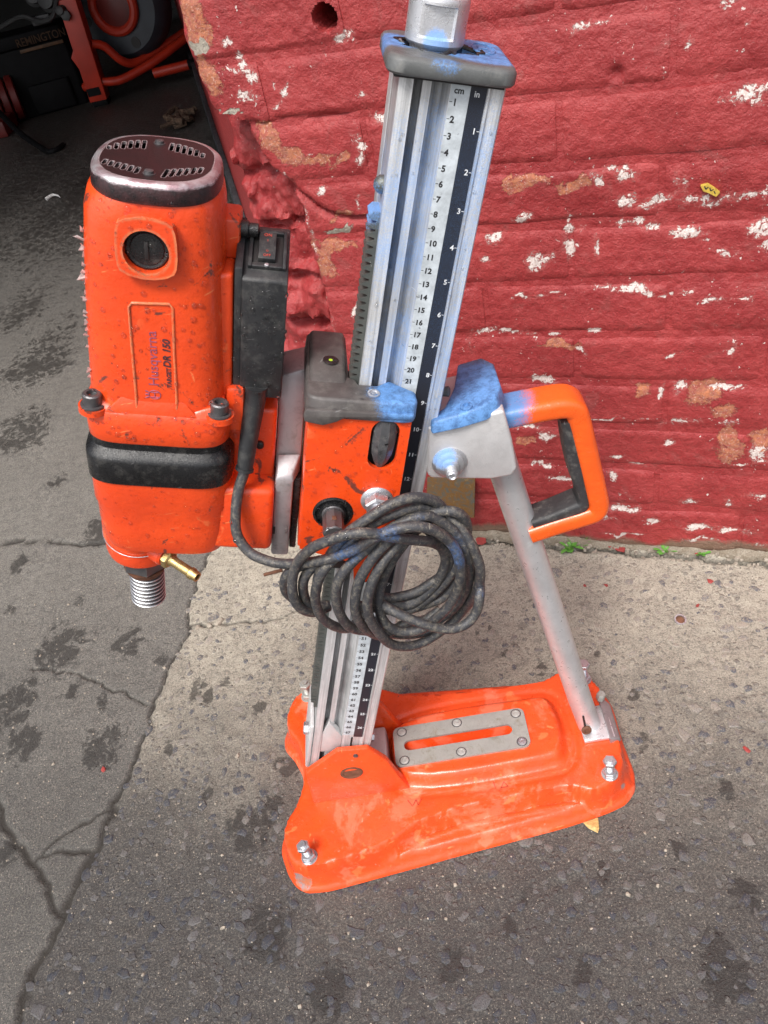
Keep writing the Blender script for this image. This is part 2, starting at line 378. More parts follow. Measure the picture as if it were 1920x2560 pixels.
def rubber():
    b = NB('dusty_rubber'); p = b.pos()
    c = b.mix(b.rng(b.noise(0.5, 4), 0.3, 0.7), (0.024, 0.025, 0.029), (0.046, 0.046, 0.052))
    d = b.rng(b.mth('ADD', b.noise(2.6, 5, 0.8), b.mth('MULTIPLY', b.noise(16.0, 3, 0.8), 0.35)), 0.66, 0.86)
    c = b.mix(b.mth('MULTIPLY', d, 0.62), c, (0.25, 0.22, 0.17))
    for i, v in enumerate(((4, 0.8, 2), (1, 3.5, 4), (3, 3, 0.8))):
        c = b.mix(b.mth('MULTIPLY', scratches(b, v, i + 1, 0.71), 0.55), c, (0.34, 0.31, 0.25))
    sp = spray_mask(b, [((19.4, -10, 46.8), 0.8, 2.6, 0.95), ((14.5, -10.6, 50.6), 0.4, 2.0, 0.75), ((10.9, -10, 49), 0.6, 2.4, 0.8), ((20.9, -9, 41), 0.4, 1.8, 0.55), ((17, -9, 50), 0.4, 1.8, 0.5)], 0.66)
    c = b.mix(b.mth('MULTIPLY', sp, b.rng(b.noise(3.0, 4, 0.8), 0.4, 0.6, 0.05, 0.6)), c, (0.06, 0.16, 0.38))
    return b.out(c, b.rng(b.noise(2.0, 4), 0.3, 0.7, 0.36, 0.6), 0.0, b.bump(b.noise(9.0, 4, 0.7), 0.0004))
M['rubber'] = rubber()
def endcap():
    b = NB('worn_black_endcap'); c = b.mix(b.rng(b.noise(1.0, 5, 0.7), 0.35, 0.65), (0.022, 0.010, 0.011), (0.013, 0.010, 0.010))
    sp = b.rng(b.noise(9.0, 3, 0.8), 0.68, 0.74); c = b.mix(b.mth('MULTIPLY', sp, 0.5), c, (0.3, 0.27, 0.24))
    be = b.node('Bevel', {'Radius': 0.0012}, samples=6)
    dt = b.node('VectorMath', {0: be.outputs[0], 1: b.node('NewGeometry').outputs['Normal']}, operation='DOT_PRODUCT').outputs['Value']
    ed = b.mth('MULTIPLY', b.rng(dt, 0.995, 0.96), b.rng(b.noise(1.2, 5, 0.7), 0.36, 0.48))
    c = b.mix(ed, c, (0.60, 0.53, 0.54))
    return b.out(c, b.mixf(ed, 0.36, 0.4), b.mth('MULTIPLY', ed, 0.6), b.bump(b.noise(8.0, 4, 0.7), 0.0004))
M['endcap'] = endcap()
def caprim():
    b = NB('worn_cap_rim'); c = b.mix(b.rng(b.noise(1.0, 5, 0.7), 0.35, 0.65), (0.05, 0.02, 0.022), (0.012, 0.011, 0.012))
    sp = b.rng(b.noise(9.0, 3, 0.8), 0.66, 0.72); c = b.mix(b.mth('MULTIPLY', sp, 0.6), c, (0.3, 0.27, 0.24))
    u = b.node('VectorMath', {0: b.pos(), 1: (ST, 0, CT)}, operation='DOT_PRODUCT').outputs['Value']
    n = b.mth('MULTIPLY', b.mth('SUBTRACT', b.noise(1.3, 5, 0.7), 0.5), 0.5)
    k = b.rng(b.mth('ADD', u, n), 75.22, 75.42)
    c = b.mix(k, c, b.mix(b.rng(b.noise(0.7, 4, 0.6), 0.4, 0.6), (0.62, 0.60, 0.62), (0.40, 0.27, 0.29)))
    return b.out(c, b.mixf(k, 0.22, 0.3), b.mth('MULTIPLY', k, 0.7), b.bump(b.noise(8.0, 4, 0.7), 0.0004))
M['caprim'] = caprim()
M['orange_worn'] = orange_paint('scuffed_orange_paint', chips=0.52, grime=0.64, worn=True)
M['hole_dark'] = m_simple('dark_interior', (0.012, 0.01, 0.01), 0.6)
M['white_strip'] = m_simple('scale_white', (0.46, 0.50, 0.53), 0.35, 0, 0.25, 1.0)
def bstrip():
    b = NB('scale_black'); k = b.rng(b.noise(26.0, 2, 0.8), 0.56, 0.75)
    c = b.mix(b.mth('MULTIPLY', k, b.near(tool(0.4, -3, 72), 4, 13)), (0.016, 0.018, 0.026), (0.12, 0.26, 0.55))
    return b.out(c, 0.33)
M['black_strip'] = bstrip()
M['ink_black'] = m_simple('black_ink', (0.02, 0.02, 0.022), 0.5, 0, 0.2)
M['ink_white'] = m_simple('white_ink', (0.62, 0.64, 0.66), 0.5, 0, 0.2)
M['ink_red'] = m_simple('red_ink', (0.45, 0.05, 0.03), 0.5)
M['ink_purple'] = m_simple('worn_purple_ink', (0.28, 0.07, 0.12), 0.5, 0, 0.4, 6)
M['ink_dark'] = m_simple('worn_dark_ink', (0.07, 0.025, 0.03), 0.5, 0, 0.5, 6)
M['ink_brown'] = m_simple('brown_marker', (0.22, 0.02, 0.01), 0.6)
M['paper'] = m_simple('torn_paper', (0.62, 0.62, 0.60), 0.8, 0, 0.5, 4)
M['green_level'] = NB('level_liquid').out((0.35, 0.55, 0.02), 0.08, 0.0, None, Coat_Weight=1.0)
M['leaf'] = m_simple('weed_green', (0.10, 0.27, 0.04), 0.5, 0, 0.35, 4)
M['dry_leaf'] = m_simple('dry_leaf', (0.50, 0.33, 0.12), 0.6, 0, 0.3, 4)
M['yellow'] = m_simple('yellow_scrap', (0.48, 0.33, 0.05), 0.6, 0, 0.3, 3)
M['red_flake'] = m_simple('red_paint_flake', (0.27, 0.04, 0.035), 0.55, 0, 0.25, 3)
b = NB('water'); M['water'] = b.out((1, 1, 1), 0.02, 0, None, Transmission_Weight=1.0, IOR=1.33)
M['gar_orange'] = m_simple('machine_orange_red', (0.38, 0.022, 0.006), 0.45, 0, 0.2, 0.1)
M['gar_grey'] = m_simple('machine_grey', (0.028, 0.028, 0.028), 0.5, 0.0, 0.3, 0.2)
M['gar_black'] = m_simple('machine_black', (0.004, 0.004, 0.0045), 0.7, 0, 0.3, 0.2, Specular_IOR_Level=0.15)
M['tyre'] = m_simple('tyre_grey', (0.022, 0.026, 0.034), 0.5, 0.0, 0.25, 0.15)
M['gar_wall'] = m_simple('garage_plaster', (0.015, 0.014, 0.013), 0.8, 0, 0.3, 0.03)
M['letter_orange'] = m_simple('faded_orange_letters', (0.07, 0.03, 0.008), 0.6, 0, 0.3, 0.5)
M['wood'] = m_simple('weathered_dark_board', (0.05, 0.052, 0.058), 0.65, 0, 0.5, 0.35, 0.002, 0.8)
M['jack_red'] = m_simple('dull_red', (0.10, 0.008, 0.006), 0.5, 0, 0.3, 0.1)
M['rag'] = m_simple('brown_rag', (0.09, 0.055, 0.035), 0.9, 0, 0.6, 0.5, 0.01, 0.6)
def rustplate():
    b = NB('mottled_rusty_plate'); v = b.noise(0.8, 5, 0.7, None, 1.5)
    c = b.mix(b.rng(v, 0.4, 0.55), (0.085, 0.085, 0.07), (0.15, 0.075, 0.02)); c = b.mix(b.rng(b.noise(1.6, 4, 0.7), 0.6, 0.7), c, (0.25, 0.17, 0.07))
    return b.out(c, 0.6, 0.2, b.bump(v, 0.001))
M['rustplate'] = rustplate()

# ---- painted brick: attributes 'orange_m', 'white_m', 'mortar_m' say where the paint is gone (place masks, not light)
def brickmat():
    b = NB('red_painted_brick'); p = b.pos()
    n = b.noise(0.12, 5, 0.6); n2 = b.noise(0.7, 5, 0.65); n3 = b.noise(5.0, 4, 0.7)
    c = b.mix(b.rng(n, 0.32, 0.68), (0.34, 0.036, 0.036), (0.245, 0.019, 0.021))
    c = b.mix(b.rng(n2, 0.45, 0.75, 0, 0.4), c, (0.42, 0.075, 0.07))
    c = b.mix(b.rng(b.noise(0.3, 4, 0.6, None, 0.8), 0.58, 0.72, 0, 0.6), c, (0.27, 0.06, 0.055))
    br = b.mth('ADD', b.mth('MULTIPLY', b.mth('SUBTRACT', n2, 0.5), 1.5), b.mth('MULTIPLY', b.mth('SUBTRACT', n3, 0.5), 1.1))
    oc = b.mix(b.rng(b.noise(1.0, 5, 0.7, None, 0.6), 0.35, 0.65), (0.46, 0.16, 0.075), (0.30, 0.11, 0.075))
    oc = b.mix(b.rng(b.noise(2.0, 5, 0.75), 0.50, 0.58, 0, 0.85), oc, (0.30, 0.05, 0.04)); oc = b.mix(b.rng(b.noise(4.0, 4, 0.75), 0.56, 0.62, 0, 0.6), oc, (0.62, 0.42, 0.33))
    om = b.rng(b.mth('ADD', b.attr('orange_m'), b.mth('MULTIPLY', br, 1.0)), 0.52, 0.58)
    mm = b.rng(b.mth('ADD', b.attr('mortar_m'), b.mth('MULTIPLY', br, 0.5)), 0.50, 0.58)
    wn = b.mth('ADD', b.mth('MULTIPLY', b.mth('SUBTRACT', b.noise(1.5, 5, 0.72, None, 0.8), 0.5), 2.4), b.mth('MULTIPLY', b.mth('SUBTRACT', n3, 0.5), 0.8))
    wa = b.mth('ADD', b.attr('white_m'), b.mth('MULTIPLY', wn, 0.5))
    fl = b.mth('MULTIPLY', b.rng(b.noise(1.9, 3, 0.6, None, 0.5), 0.62, 0.74, 0, 0.75), b.rng(b.noise(0.12, 3, 0.6), 0.42, 0.58)); wa = b.mth('ADD', wa, fl)
    wm = b.rng(wa, 0.53, 0.56); halo = b.rng(wa, 0.34, 0.5, 0, 0.35)
    c = b.mix(halo, c, (0.50, 0.20, 0.18))
    c = b.mix(om, c, oc); c = b.mix(mm, c, b.mix(b.rng(n3, 0.3, 0.7), (0.42, 0.38, 0.31), (0.25, 0.22, 0.18)))
    c = b.mix(wm, c, b.mix(b.rng(n3, 0.35, 0.65), (0.78, 0.72, 0.68), (0.55, 0.42, 0.38)))
    dm = b.rng(b.mth('ADD', b.attr('dirt_m'), b.mth('MULTIPLY', br, 0.5)), 0.4, 0.8); c = b.mix(b.mth('MULTIPLY', dm, 0.85), c, (0.16, 0.125, 0.085))
    bare = b.mth('MAXIMUM', b.mth('MAXIMUM', om, mm), wm)
    r = b.mixf(bare, b.rng(n3, 0.3, 0.7, 0.36, 0.55), 0.85)
    h = b.mth('SUBTRACT', b.mth('ADD', b.mth('MULTIPLY', b.noise(0.9, 6, 0.62), 1.0), b.mth('MULTIPLY', n3, 0.26)), b.mth('MULTIPLY', bare, 0.34))
    return b.out(c, r, 0.0, b.bump(h, 0.0042, 0.9))
M['brick'] = brickmat()

def groundmat():
    b = NB('worn_concrete'); p = b.pos()
    tone = b.attr('tone')      # 0 = dark oily aggregate concrete and painted garage shade, 1 = pale dry concrete
    slab = b.attr('slab')      # smoother old slab on the left
    n1 = b.noise(0.06, 6, 0.65); n2 = b.noise(0.5, 6, 0.7); n3 = b.noise(4.0, 4, 0.75); n4 = b.noise(18.0, 2, 0.8)
    c = b.mix(tone, (0.060, 0.056, 0.053), (0.54, 0.49, 0.395))
    c = b.mix(slab, c, b.mix(tone, (0.075, 0.073, 0.068), (0.29, 0.275, 0.245)))
    c = b.mix(b.rng(n1, 0.4, 0.7, 0, 0.5), c, b.mix(0.5, c, (0.05, 0.045, 0.042)))
    c = b.mix(b.rng(n2, 0.45, 0.7, 0, 0.5), c, b.mix(0.5, c, (0.03, 0.027, 0.025)))
    c = b.mix(b.rng(n3, 0.52, 0.64, 0, 0.85), c, b.mix(b.mixf(tone, 0.22, 0.5), c, (0.62, 0.55, 0.45)))
    c = b.mix(b.rng(n3, 0.47, 0.36, 0, 0.9), c, b.mix(0.75, c, (0.015, 0.015, 0.015)))
    n5 = b.noise(9.0, 3, 0.8); c = b.mix(b.rng(n5, 0.55, 0.66, 0, 0.7), c, b.mix(b.mixf(tone, 0.25, 0.5), c, (0.6, 0.54, 0.45))); c = b.mix(b.rng(n5, 0.45, 0.34, 0, 0.8), c, b.mix(0.75, c, (0.02, 0.02, 0.02)))
    mo = b.noise(0.9, 5, 0.75, None, 1.4); c = b.mix(b.rng(mo, 0.52, 0.58, 0, 0.62), c, b.mix(0.6, c, (0.05, 0.048, 0.047)))
    v = b.node('TexVoronoi', {'Vector': b.mth('ADD', 0, 0) if False else p, 'Scale': 0.95, 'Randomness': 1.0}, feature='F1')
    vd = b.mth('ADD', v.outputs['Distance'], b.mth('MULTIPLY', b.mth('SUBTRACT', n2, 0.5), 0.7))
    vs = b.rng(b.node('SeparateColor', {0: v.outputs['Color']}).outputs[0], 0.50, 0.52)
    st = b.mth('MULTIPLY', b.mth('MULTIPLY', b.rng(vd, 0.30, 0.22, 0, 0.7), vs), b.mth('SUBTRACT', 1.0, b.mth('MULTIPLY', slab, 0.92)))
    sc = b.mix(b.rng(b.node('SeparateColor', {0: v.outputs['Color']}).outputs[1], 0, 1), (0.055, 0.057, 0.066), (0.19, 0.175, 0.16))
    c = b.mix(b.mth('MULTIPLY', st, b.mixf(tone, 0.6, 0.5)), c, sc)
    v2 = b.node('TexVoronoi', {'Vector': p, 'Scale': 4.2}, feature='F1'); s2 = b.node('SeparateColor', {0: v2.outputs['Color']})
    g2 = b.mth('MULTIPLY', b.rng(v2.outputs['Distance'], 0.25, 0.18), b.rng(s2.outputs[0], 0.84, 0.86))
    c = b.mix(b.mth('MULTIPLY', g2, 0.75), c, b.mix(s2.outputs[1], (0.5, 0.42, 0.3), (0.45, 0.4, 0.37)))
    wet_shade = b.rng(b.mth('ADD', b.attr('stain_shade'), b.mth('MULTIPLY', b.mth('SUBTRACT', b.noise(0.45, 6, 0.75, None, 1.0), 0.5), 2.6)), 0.45, 0.60)  # wet stains, plus the indoor shade painted on the garage floor
    c = b.mix(b.mth('MULTIPLY', wet_shade, 0.72), c, (0.022, 0.02, 0.018))
    c = b.mix(b.attr('crack'), c, (0.035, 0.03, 0.025))
    r = b.mth('SUBTRACT', b.rng(n2, 0.3, 0.7, 0.45, 0.75), b.mth('MULTIPLY', wet_shade, 0.22), clamp=True)
    h = b.mth('ADD', b.mth('ADD', b.mth('MULTIPLY', n3, 0.35), b.mth('MULTIPLY', n4, 0.10)), b.mth('MULTIPLY', st, 0.25))
    return b.out(c, r, 0.0, b.bump(h, 0.007, 1.0))
M['ground'] = groundmat()
def stonemat():
    b = NB('aggregate_stone'); k = b.attr('rnd'); n = b.noise(2.5, 5, 0.7); tn = b.attr('tone')
    c = b.mix(tn, b.mix(b.rng(k, 0.55, 0.95), (0.026, 0.030, 0.042), (0.085, 0.082, 0.085)), b.mix(b.rng(k, 0.3, 0.9), (0.10, 0.105, 0.12), (0.36, 0.32, 0.27))); c = b.mix(b.rng(n, 0.50, 0.58, 0, 0.75), c, b.mix(tn, (0.055, 0.05, 0.047), (0.38, 0.325, 0.25))); c = b.mix(b.rng(b.noise(7, 4, 0.8), 0.54, 0.62, 0, 0.7), c, b.mix(tn, (0.13, 0.115, 0.10), (0.5, 0.44, 0.36))); c = b.mix(b.rng(b.noise(7, 4, 0.8), 0.46, 0.38, 0, 0.7), c, (0.02, 0.02, 0.02))
    return b.out(c, b.rng(n, 0.3, 0.7, 0.38, 0.62), 0, b.bump(b.noise(7, 4, 0.7), 0.001))
M['stone'] = stonemat()
M['pale_stone'] = m_simple('pale_pebble', (0.30, 0.26, 0.21), 0.6, 0, 0.3, 3)
# ================================================================== GROUND
STAINS = [(-21.3,19.2,1.9),(-19.1,17.5,1.5),(-16.5,19.9,1.2),(-20.1,28.2,.96),(-44.1,42.1,1.3),(-48.6,26.5,1.1),(-27.5,25.7,1.2),(-11.3,13.9,1.1),(-24,9.9,1.1),(-40.8,23.5,1.8),(-33.6,30.7,3),(-46.5,14.8,3),(-6.7,3.9,1.8),(-17.5,1.7,.9),(-10.4,24.7,.6),(-35.3,19.9,1.5),(-56.9,43.5,1.2),(-58.1,55.2,2.1),(-44,-2.3,1.8),(-8.7,-1.8,1.8),(28.6,13,1.1),(39.3,6.2,.84),(23.3,21.4,.7),(26.1,18.8,.6),(24.2,16.8,.7),(38.3,-.9,1.2),(40,2.5,.42),(37.9,-14.9,.96),(19.9,-17.4,.6),(24.8,-25.4,1.2),(11.6,-23,1.8),(36.4,13.4,.72),(45.4,-8.5,1.2),(22.9,23.2,.54),(20.9,21,.6),(42.7,-20.2,1.8),(29.2,-15.9,1.2),(18.1,-20.1,1.2),(-74.8,133.9,12),(-89.3,171.3,10),(-56.3,79.1,3),(-30,62,3),(-95,240,18),(-60,180,10),(-9,-17,3),(-2,-24,3),(38,-27,3),(-45,32,5),(-52,-5,5),(-34,12,3.5),(-50,22,4),(-12,-4,3),(-44,60,4),(-70,100,8),(-50,110,6)]
MAIN = [(-19.5,62),(-23.3,44.3),(-24.2,34.9),(-24.1,30.5),(-25.6,24.8),(-26.4,20.2),(-27.5,15.9),(-27.9,11.3),(-29.2,7.5),(-30.5,1.9),(-31.5,-2.4),(-32.9,-5.9),(-34.6,-10.2),(-34.9,-12.9),(-35.9,-16.6),(-36.7,-19.7),(-37,-22.7),(-38.5,-30)]
CRACKS = [(MAIN[:10], .16), (MAIN[9:], .45), ([(-64.3,62.8),(-54.4,59.9),(-48,57.6),(-42.1,56.7),(-33,55.5),(-22,54)], .3),
          ([(-60,18),(-47.1,5),(-43.3,-.2),(-39.7,-4.2),(-37.2,-8.1),(-35.3,-10.7)], .4), ([(-31.1,1.7),(-33.5,.4),(-36.2,.2),(-39.7,-3)], .2),
          ([(-32.7,-3.9),(-34.2,-3),(-35.6,-3.3),(-38.8,-3.1)], .2), ([(-23.9,31.9),(-20.4,31.6),(-15.1,30.9),(-9.9,30.7),(-5,31),(4,29.5)], .09),
          ([(-49.4,29.3),(-41,26.2),(-33.8,21.7),(-29.8,19.2),(-27.9,18)], .09)]
WN = np.array([.353, .9355]); WN /= np.linalg.norm(WN); WD = 47.24; DD = np.array([WN[1], -WN[0]])
def wall_pt(s, z, w_): p = WN * (WD - w_) + DD * s; return (p[0], p[1], z)
def axis_pts(lo, hi, st, far0, far1):
    a = list(np.arange(lo, hi + st * .5, st)); g = st
    while a[-1] < far1: g *= 1.22; a.append(a[-1] + g)
    g = st
    while a[0] > far0: g *= 1.22; a.insert(0, a[0] - g)
    return np.array(a)
gx = axis_pts(-62, 62, .3, -9000, 9000); gy = axis_pts(-36, 58, .3, -9000, 9000)
X, Y = np.meshgrid(gx, gy, indexing='ij')
wx = X + (fbm(X * .35, Y * .35, 4, 3) - .5) * 2.2; wy = Y + (fbm(X * .35, Y * .35, 4, 9) - .5) * 2.2
crk = np.zeros_like(X); Zg = (fbm(X * .12, Y * .12, 4, 1) - .5) * .35 + (fbm(X * .8, Y * .8, 3, 5) - .5) * .32 * (1 - .55 * inside(X, Y, MAIN + [(-400, -60), (-400, 900), (-60, 900)]))
Zg *= sstep(-np.abs(X), -400, -70)
left = inside(wx, wy, MAIN + [(-400, -60), (-400, 900), (-60, 900)])
slab = np.where(left, 1.0, 0.0)
for pts, wd in CRACKS:
    d = pdist(wx, wy, pts); k = wd * (0.5 + fbm(X * .3, Y * .3, 2, 21))
    crk = np.maximum(crk, 1 - sstep(d, k * .5, k * 1.3 + .12)); 
Zg -= crk * .5
gapd = (X * WN[0] + Y * WN[1]) - WD; gs_ = X * DD[0] + Y * DD[1]
near_w = (1 - sstep(np.abs(gapd + 1.4 + (fbm(gs_ * .5, gs_ * 0, 3, 44) - .5) * 1.6), .25, .8)) * (gs_ > -7)
Zg -= near_w * 1.0
crk = np.maximum(crk, near_w * .75)
tone = sstep(Y + X * .25 + (fbm(X * .07, Y * .07, 3, 12) - .5) * 26, -22, 42) ** 1.25
tone = np.where(left, tone * .45 + .12, tone) * (1 - .93 * sstep(Y, 75, 200))  # last factor paints the garage's indoor shade into the floor tone
stain_shade = np.zeros_like(X)
for cx, cy, r in STAINS: stain_shade = np.maximum(stain_shade, 1 - sstep(np.hypot(wx - cx, (wy - cy) * .8), r * .4, r * 1.5))
stain_shade = np.maximum(stain_shade * .7, 1.15 * sstep(Y, 95, 260) * (fbm(X * .02, Y * .02, 3, 8)))  # stains outside; further back the mask darkens the floor as garage shade
g = mk('ground', np.stack([X, Y, Zg], -1).reshape(-1, 3).tolist(), grid_faces(len(gx), len(gy)).tolist(), M['ground'], smooth=0,
       attrs={'tone': tone.ravel(), 'slab': slab.ravel(), 'crack': crk.ravel(), 'stain_shade': stain_shade.ravel()})
g.data.shade_smooth(); tag(g, None, None, None, 'structure')

# aggregate stones exposed at the surface of the concrete
def stone(cx, cy, cz, r, h, seed, asp=1.0, top=0.75):
    rr = random.Random(seed); n = rr.choice((5, 6, 7)); a0 = rr.random() * 6.28; V = []
    rad = [r * rr.uniform(.5, 1.12) for _ in range(n)]; rot = rr.random() * 3.14
    for k, (f, z) in enumerate(((1.0, -h), (1.0, h * .25), (top, h * .85))):
        for i in range(n):
            t = a0 + 6.283 * i / n; x = math.cos(t) * rad[i] * f * asp; y = math.sin(t) * rad[i] * f
            V.append((cx + x * math.cos(rot) - y * math.sin(rot), cy + x * math.sin(rot) + y * math.cos(rot), cz + z + rr.uniform(-.3, .3) * h))
    V.append((cx, cy, cz + h)); Fc = []
    for k in (0, n):
        for i in range(n): j = (i + 1) % n; Fc.append((k + i, k + j, k + n + j, k + n + i))
    for i in range(n): Fc.append((2 * n + i, 2 * n + (i + 1) % n, 3 * n))
    return V, Fc
sb = MB(); rnd = []; ton = []
ix = lambda x, y: Zg[min(max(int(np.searchsorted(gx, x)), 0), len(gx) - 1), min(max(int(np.searchsorted(gy, y)), 0), len(gy) - 1)]
placed = []
def try_stone(n, rlo, rhi, seed):
    R = np.random.default_rng(seed)
    for i in range(n):
        x, y = R.uniform(-38, 62), R.uniform(-36, 40)
        if inside(np.array([x]), np.array([y]), MAIN + [(-400, -60), (-400, 900), (-60, 900)])[0]: continue
        if x * WN[0] + y * WN[1] > WD - 3: continue
        t = sstep(y + x * .25, -26, 44); 
        if R.random() > .9 - .55 * t: continue
        r = R.uniform(rlo, rhi) ** 1.0
        if any((x - a) ** 2 + (y - b_) ** 2 < (r + c) ** 2 * .7 for a, b_, c in placed): continue
        if -7 < x < 36 and -11 < y < 11: continue
        placed.append((x, y, r)); k = len(sb.v)
        sb.add(stone(x, y, ix(x, y) - .02, r, r * .15, seed * 9999 + i, R.uniform(1, 1.6))); rnd.extend([R.random()] * (len(sb.v) - k)); ton.extend([float(t)] * (len(sb.v) - k))
try_stone(90, .75, 1.1, 1); try_stone(4200, .2, .7, 2)
agg = sb.mk('embedded_stones', M['stone'], attrs={'rnd': rnd, 'tone': ton}, smooth=22)
tag(agg, 'grey aggregate stones worn flush into the concrete', None, None, 'stuff')
sb = MB(); R = np.random.default_rng(5)
for i in range(1500):
    x, y = R.uniform(-62, 62), R.uniform(-36, 46)
    if x * WN[0] + y * WN[1] > WD - 2.5: continue
    if -7 < x < 36 and -12 < y < 12: continue
    r = R.uniform(.06, .16) if R.random() < .9 else R.uniform(.16, .3)
    sb.add(stone(x, y, ix(x, y) + r * .1, r, r * .5, i))
for i in range(260):                      # crumbs in the crack at the foot of the wall
    s_ = R.uniform(-6, 60); p = WN * (WD - R.uniform(.6, 2.6)) + DD * s_; r = R.uniform(.12, .5)
    sb.add(stone(p[0], p[1], ix(*p) + r * .2, r, r * .6, 7000 + i))
tag(sb.mk('loose_grit', M['pale_stone'], smooth=50), 'pale grit scattered over the concrete', None, None, 'stuff')
for i, (x, y, r, a, lab) in enumerate([(-18.6, 31.9, .62, 1.7, 'long pale pebble lying in the hairline crack left of the coiled cord'), (-20.3, 31.6, .55, 1.2, 'rough light pebble just left of the long pale pebble'), (-22.2, 31.5, .5, 1.2, 'dull brown pebble on the main crack below the spindle'), (-14, 6.8, .42, 1, 'round brown pebble left of the base plate'), (-14.1, -15.7, .28, 1.6, 'small cream pebble beside a dark hollow at the bottom of the picture'), (-23.9, -.2, .25, 1, 'tiny orange-tan pebble on dark concrete left of the near base corner')]):
    st_ = MB().add(stone(x, y, ix(x, y) + .06, r, r * .5, 40 + i, a)).mk('pebble', M['pale_stone'], smooth=40)
    tag(st_, lab, 'pebble', 'pebbles on the concrete')

# ================================================================== BRICK WALL
SL = [(-21, 26.3), (-19.9, 39.6), (-19.6, 50.1), (-20, 55.2), (-20.3, 60.6), (-19.6, 66.2), (-17.6, 67.8), (-18.3, 70.2), (-18.5, 73.1), (-18.8, 75.5), (-18.3, 79.8), (-18, 90)]
SB_ = [(-11.5, 0), (-10.4, 26.2), (-9, 37.8), (-8.5, 45.1), (-9, 50.8), (-8.9, 56.6), (-10.6, 59.3), (-12.6, 62.8), (-13.4, 66.2), (-17.2, 67.6), (-24, 69)]
def s_left(z): return np.interp(z, [p[1] for p in SL], [p[0] for p in SL]) + (vnoise(np.asarray(z) * .8, 0, 5) - .5) * .5
def s_brk(z): return np.interp(z, [p[1] for p in SB_], [p[0] for p in SB_])
CR1 = [(-10.5, 59.4), (-9.2, 57.7), (-7.9, 56.5), (-6.7, 55.2), (-5.1, 54.3), (-3, 53.7), (-.2, 53.6)]
CR2 = [(-15, 66.5), (-11.2, 65.9), (-8.1, 66.3), (-4.8, 66.1), (-1.9, 66), (1.8, 65.6), (1.9, 63.2), (1.6, 61.2), (.7, 60.3)]
CR3 = [(-4.2, 65.8), (-4.5, 63), (-4.2, 61), (-4.6, 59.8)]
def wall_w(s, z):                       # relief of the painted face, cm towards the street
    w_ = (fbm(s * .06, z * .06, 2, 31) - .5) * 1.3 + (fbm(s * .9, z * 1.1, 4, 33) - .5) * .20
    jit = (fbm(s * .6, z * .6, 4, 35) - .5) * 1.4
    rec = sstep((s_brk(z) - s) + jit, -.2, 1.4) * (z < 68.5)
    w_ = w_ - rec * (4.2 + (fbm(s * .35, z * .3, 3, 37) - .5) * 3.2 - np.clip((s + 20) * .12, 0, 1.4))
    cl = np.abs(((z - 1.0 + (fbm(s * .2, z * .1, 2, 39) - .5) * 2.4) / 7.2 + .5) % 1 - .5) * 7.2
    w_ = w_ - rec * 1.6 * (1 - sstep(cl, .15, 1.1)) - rec * (fbm(s * .8, z * .6, 3, 41) - .5) * .9 - rec * sstep(fbm(s * .22, z * .25, 2, 43), .45, .5) * 1.3
    d = np.clip(s - s_left(z), 0, 3.0); w_ = w_ - (1.6 - 1.6 * np.sqrt(np.clip(1 - (1 - d / 3) ** 2, 0, 1)))
    w_ = w_ - .9 * (1 - sstep(pdist(s, z, CR1) + jit * .1, .10, .55)) - .35 * (1 - sstep(pdist(s, z, CR2) + jit * .12, .05, .3)) - .2 * (1 - sstep(pdist(s, z, CR3), .05, .3))
    w_ = w_ - 9 * (1 - sstep(np.hypot(s + .8, (z - 76)), 1.15, 1.4)) - .6 * (1 - sstep(np.hypot(s - 29.6, z - 67.4) + jit * .3, .3, 1.0))
    return w_
ORG = [(-16.8,78,2.4,4.2),(-16.6,71.8,1.9,2.8),(-11,64.4,2.2,1.7),(-8.4,62.3,2.8,1.5),(-5.6,61.6,2.6,.9),(-2.2,61.2,1.3,1.2),(-7,50.2,2.6,1.6),(-7.6,48.4,1.5,2.6),(-4.8,50.2,3.4,.9),(-3.6,54,3.6,.5),(40.8,28.6,2.6,2),(43.3,25.8,1.6,1.4),(44.6,20.3,1.7,3.4),(33,28.8,1.4,1.1),(22.5,35.3,2.6,.9),(48.5,21.1,1.5,2.3),(25.3,56.3,3.2,.7),(19.4,56.8,2.6,.8),(17.5,19.5,1.6,1.0)]
MOR = [(-16.9,74.7,2.1,.95),(-5.2,52.5,3.6,.55),(-15.2,67.6,1.9,.5),(43.4,23.6,1.5,.5),(-9.7,43,1,.5)]
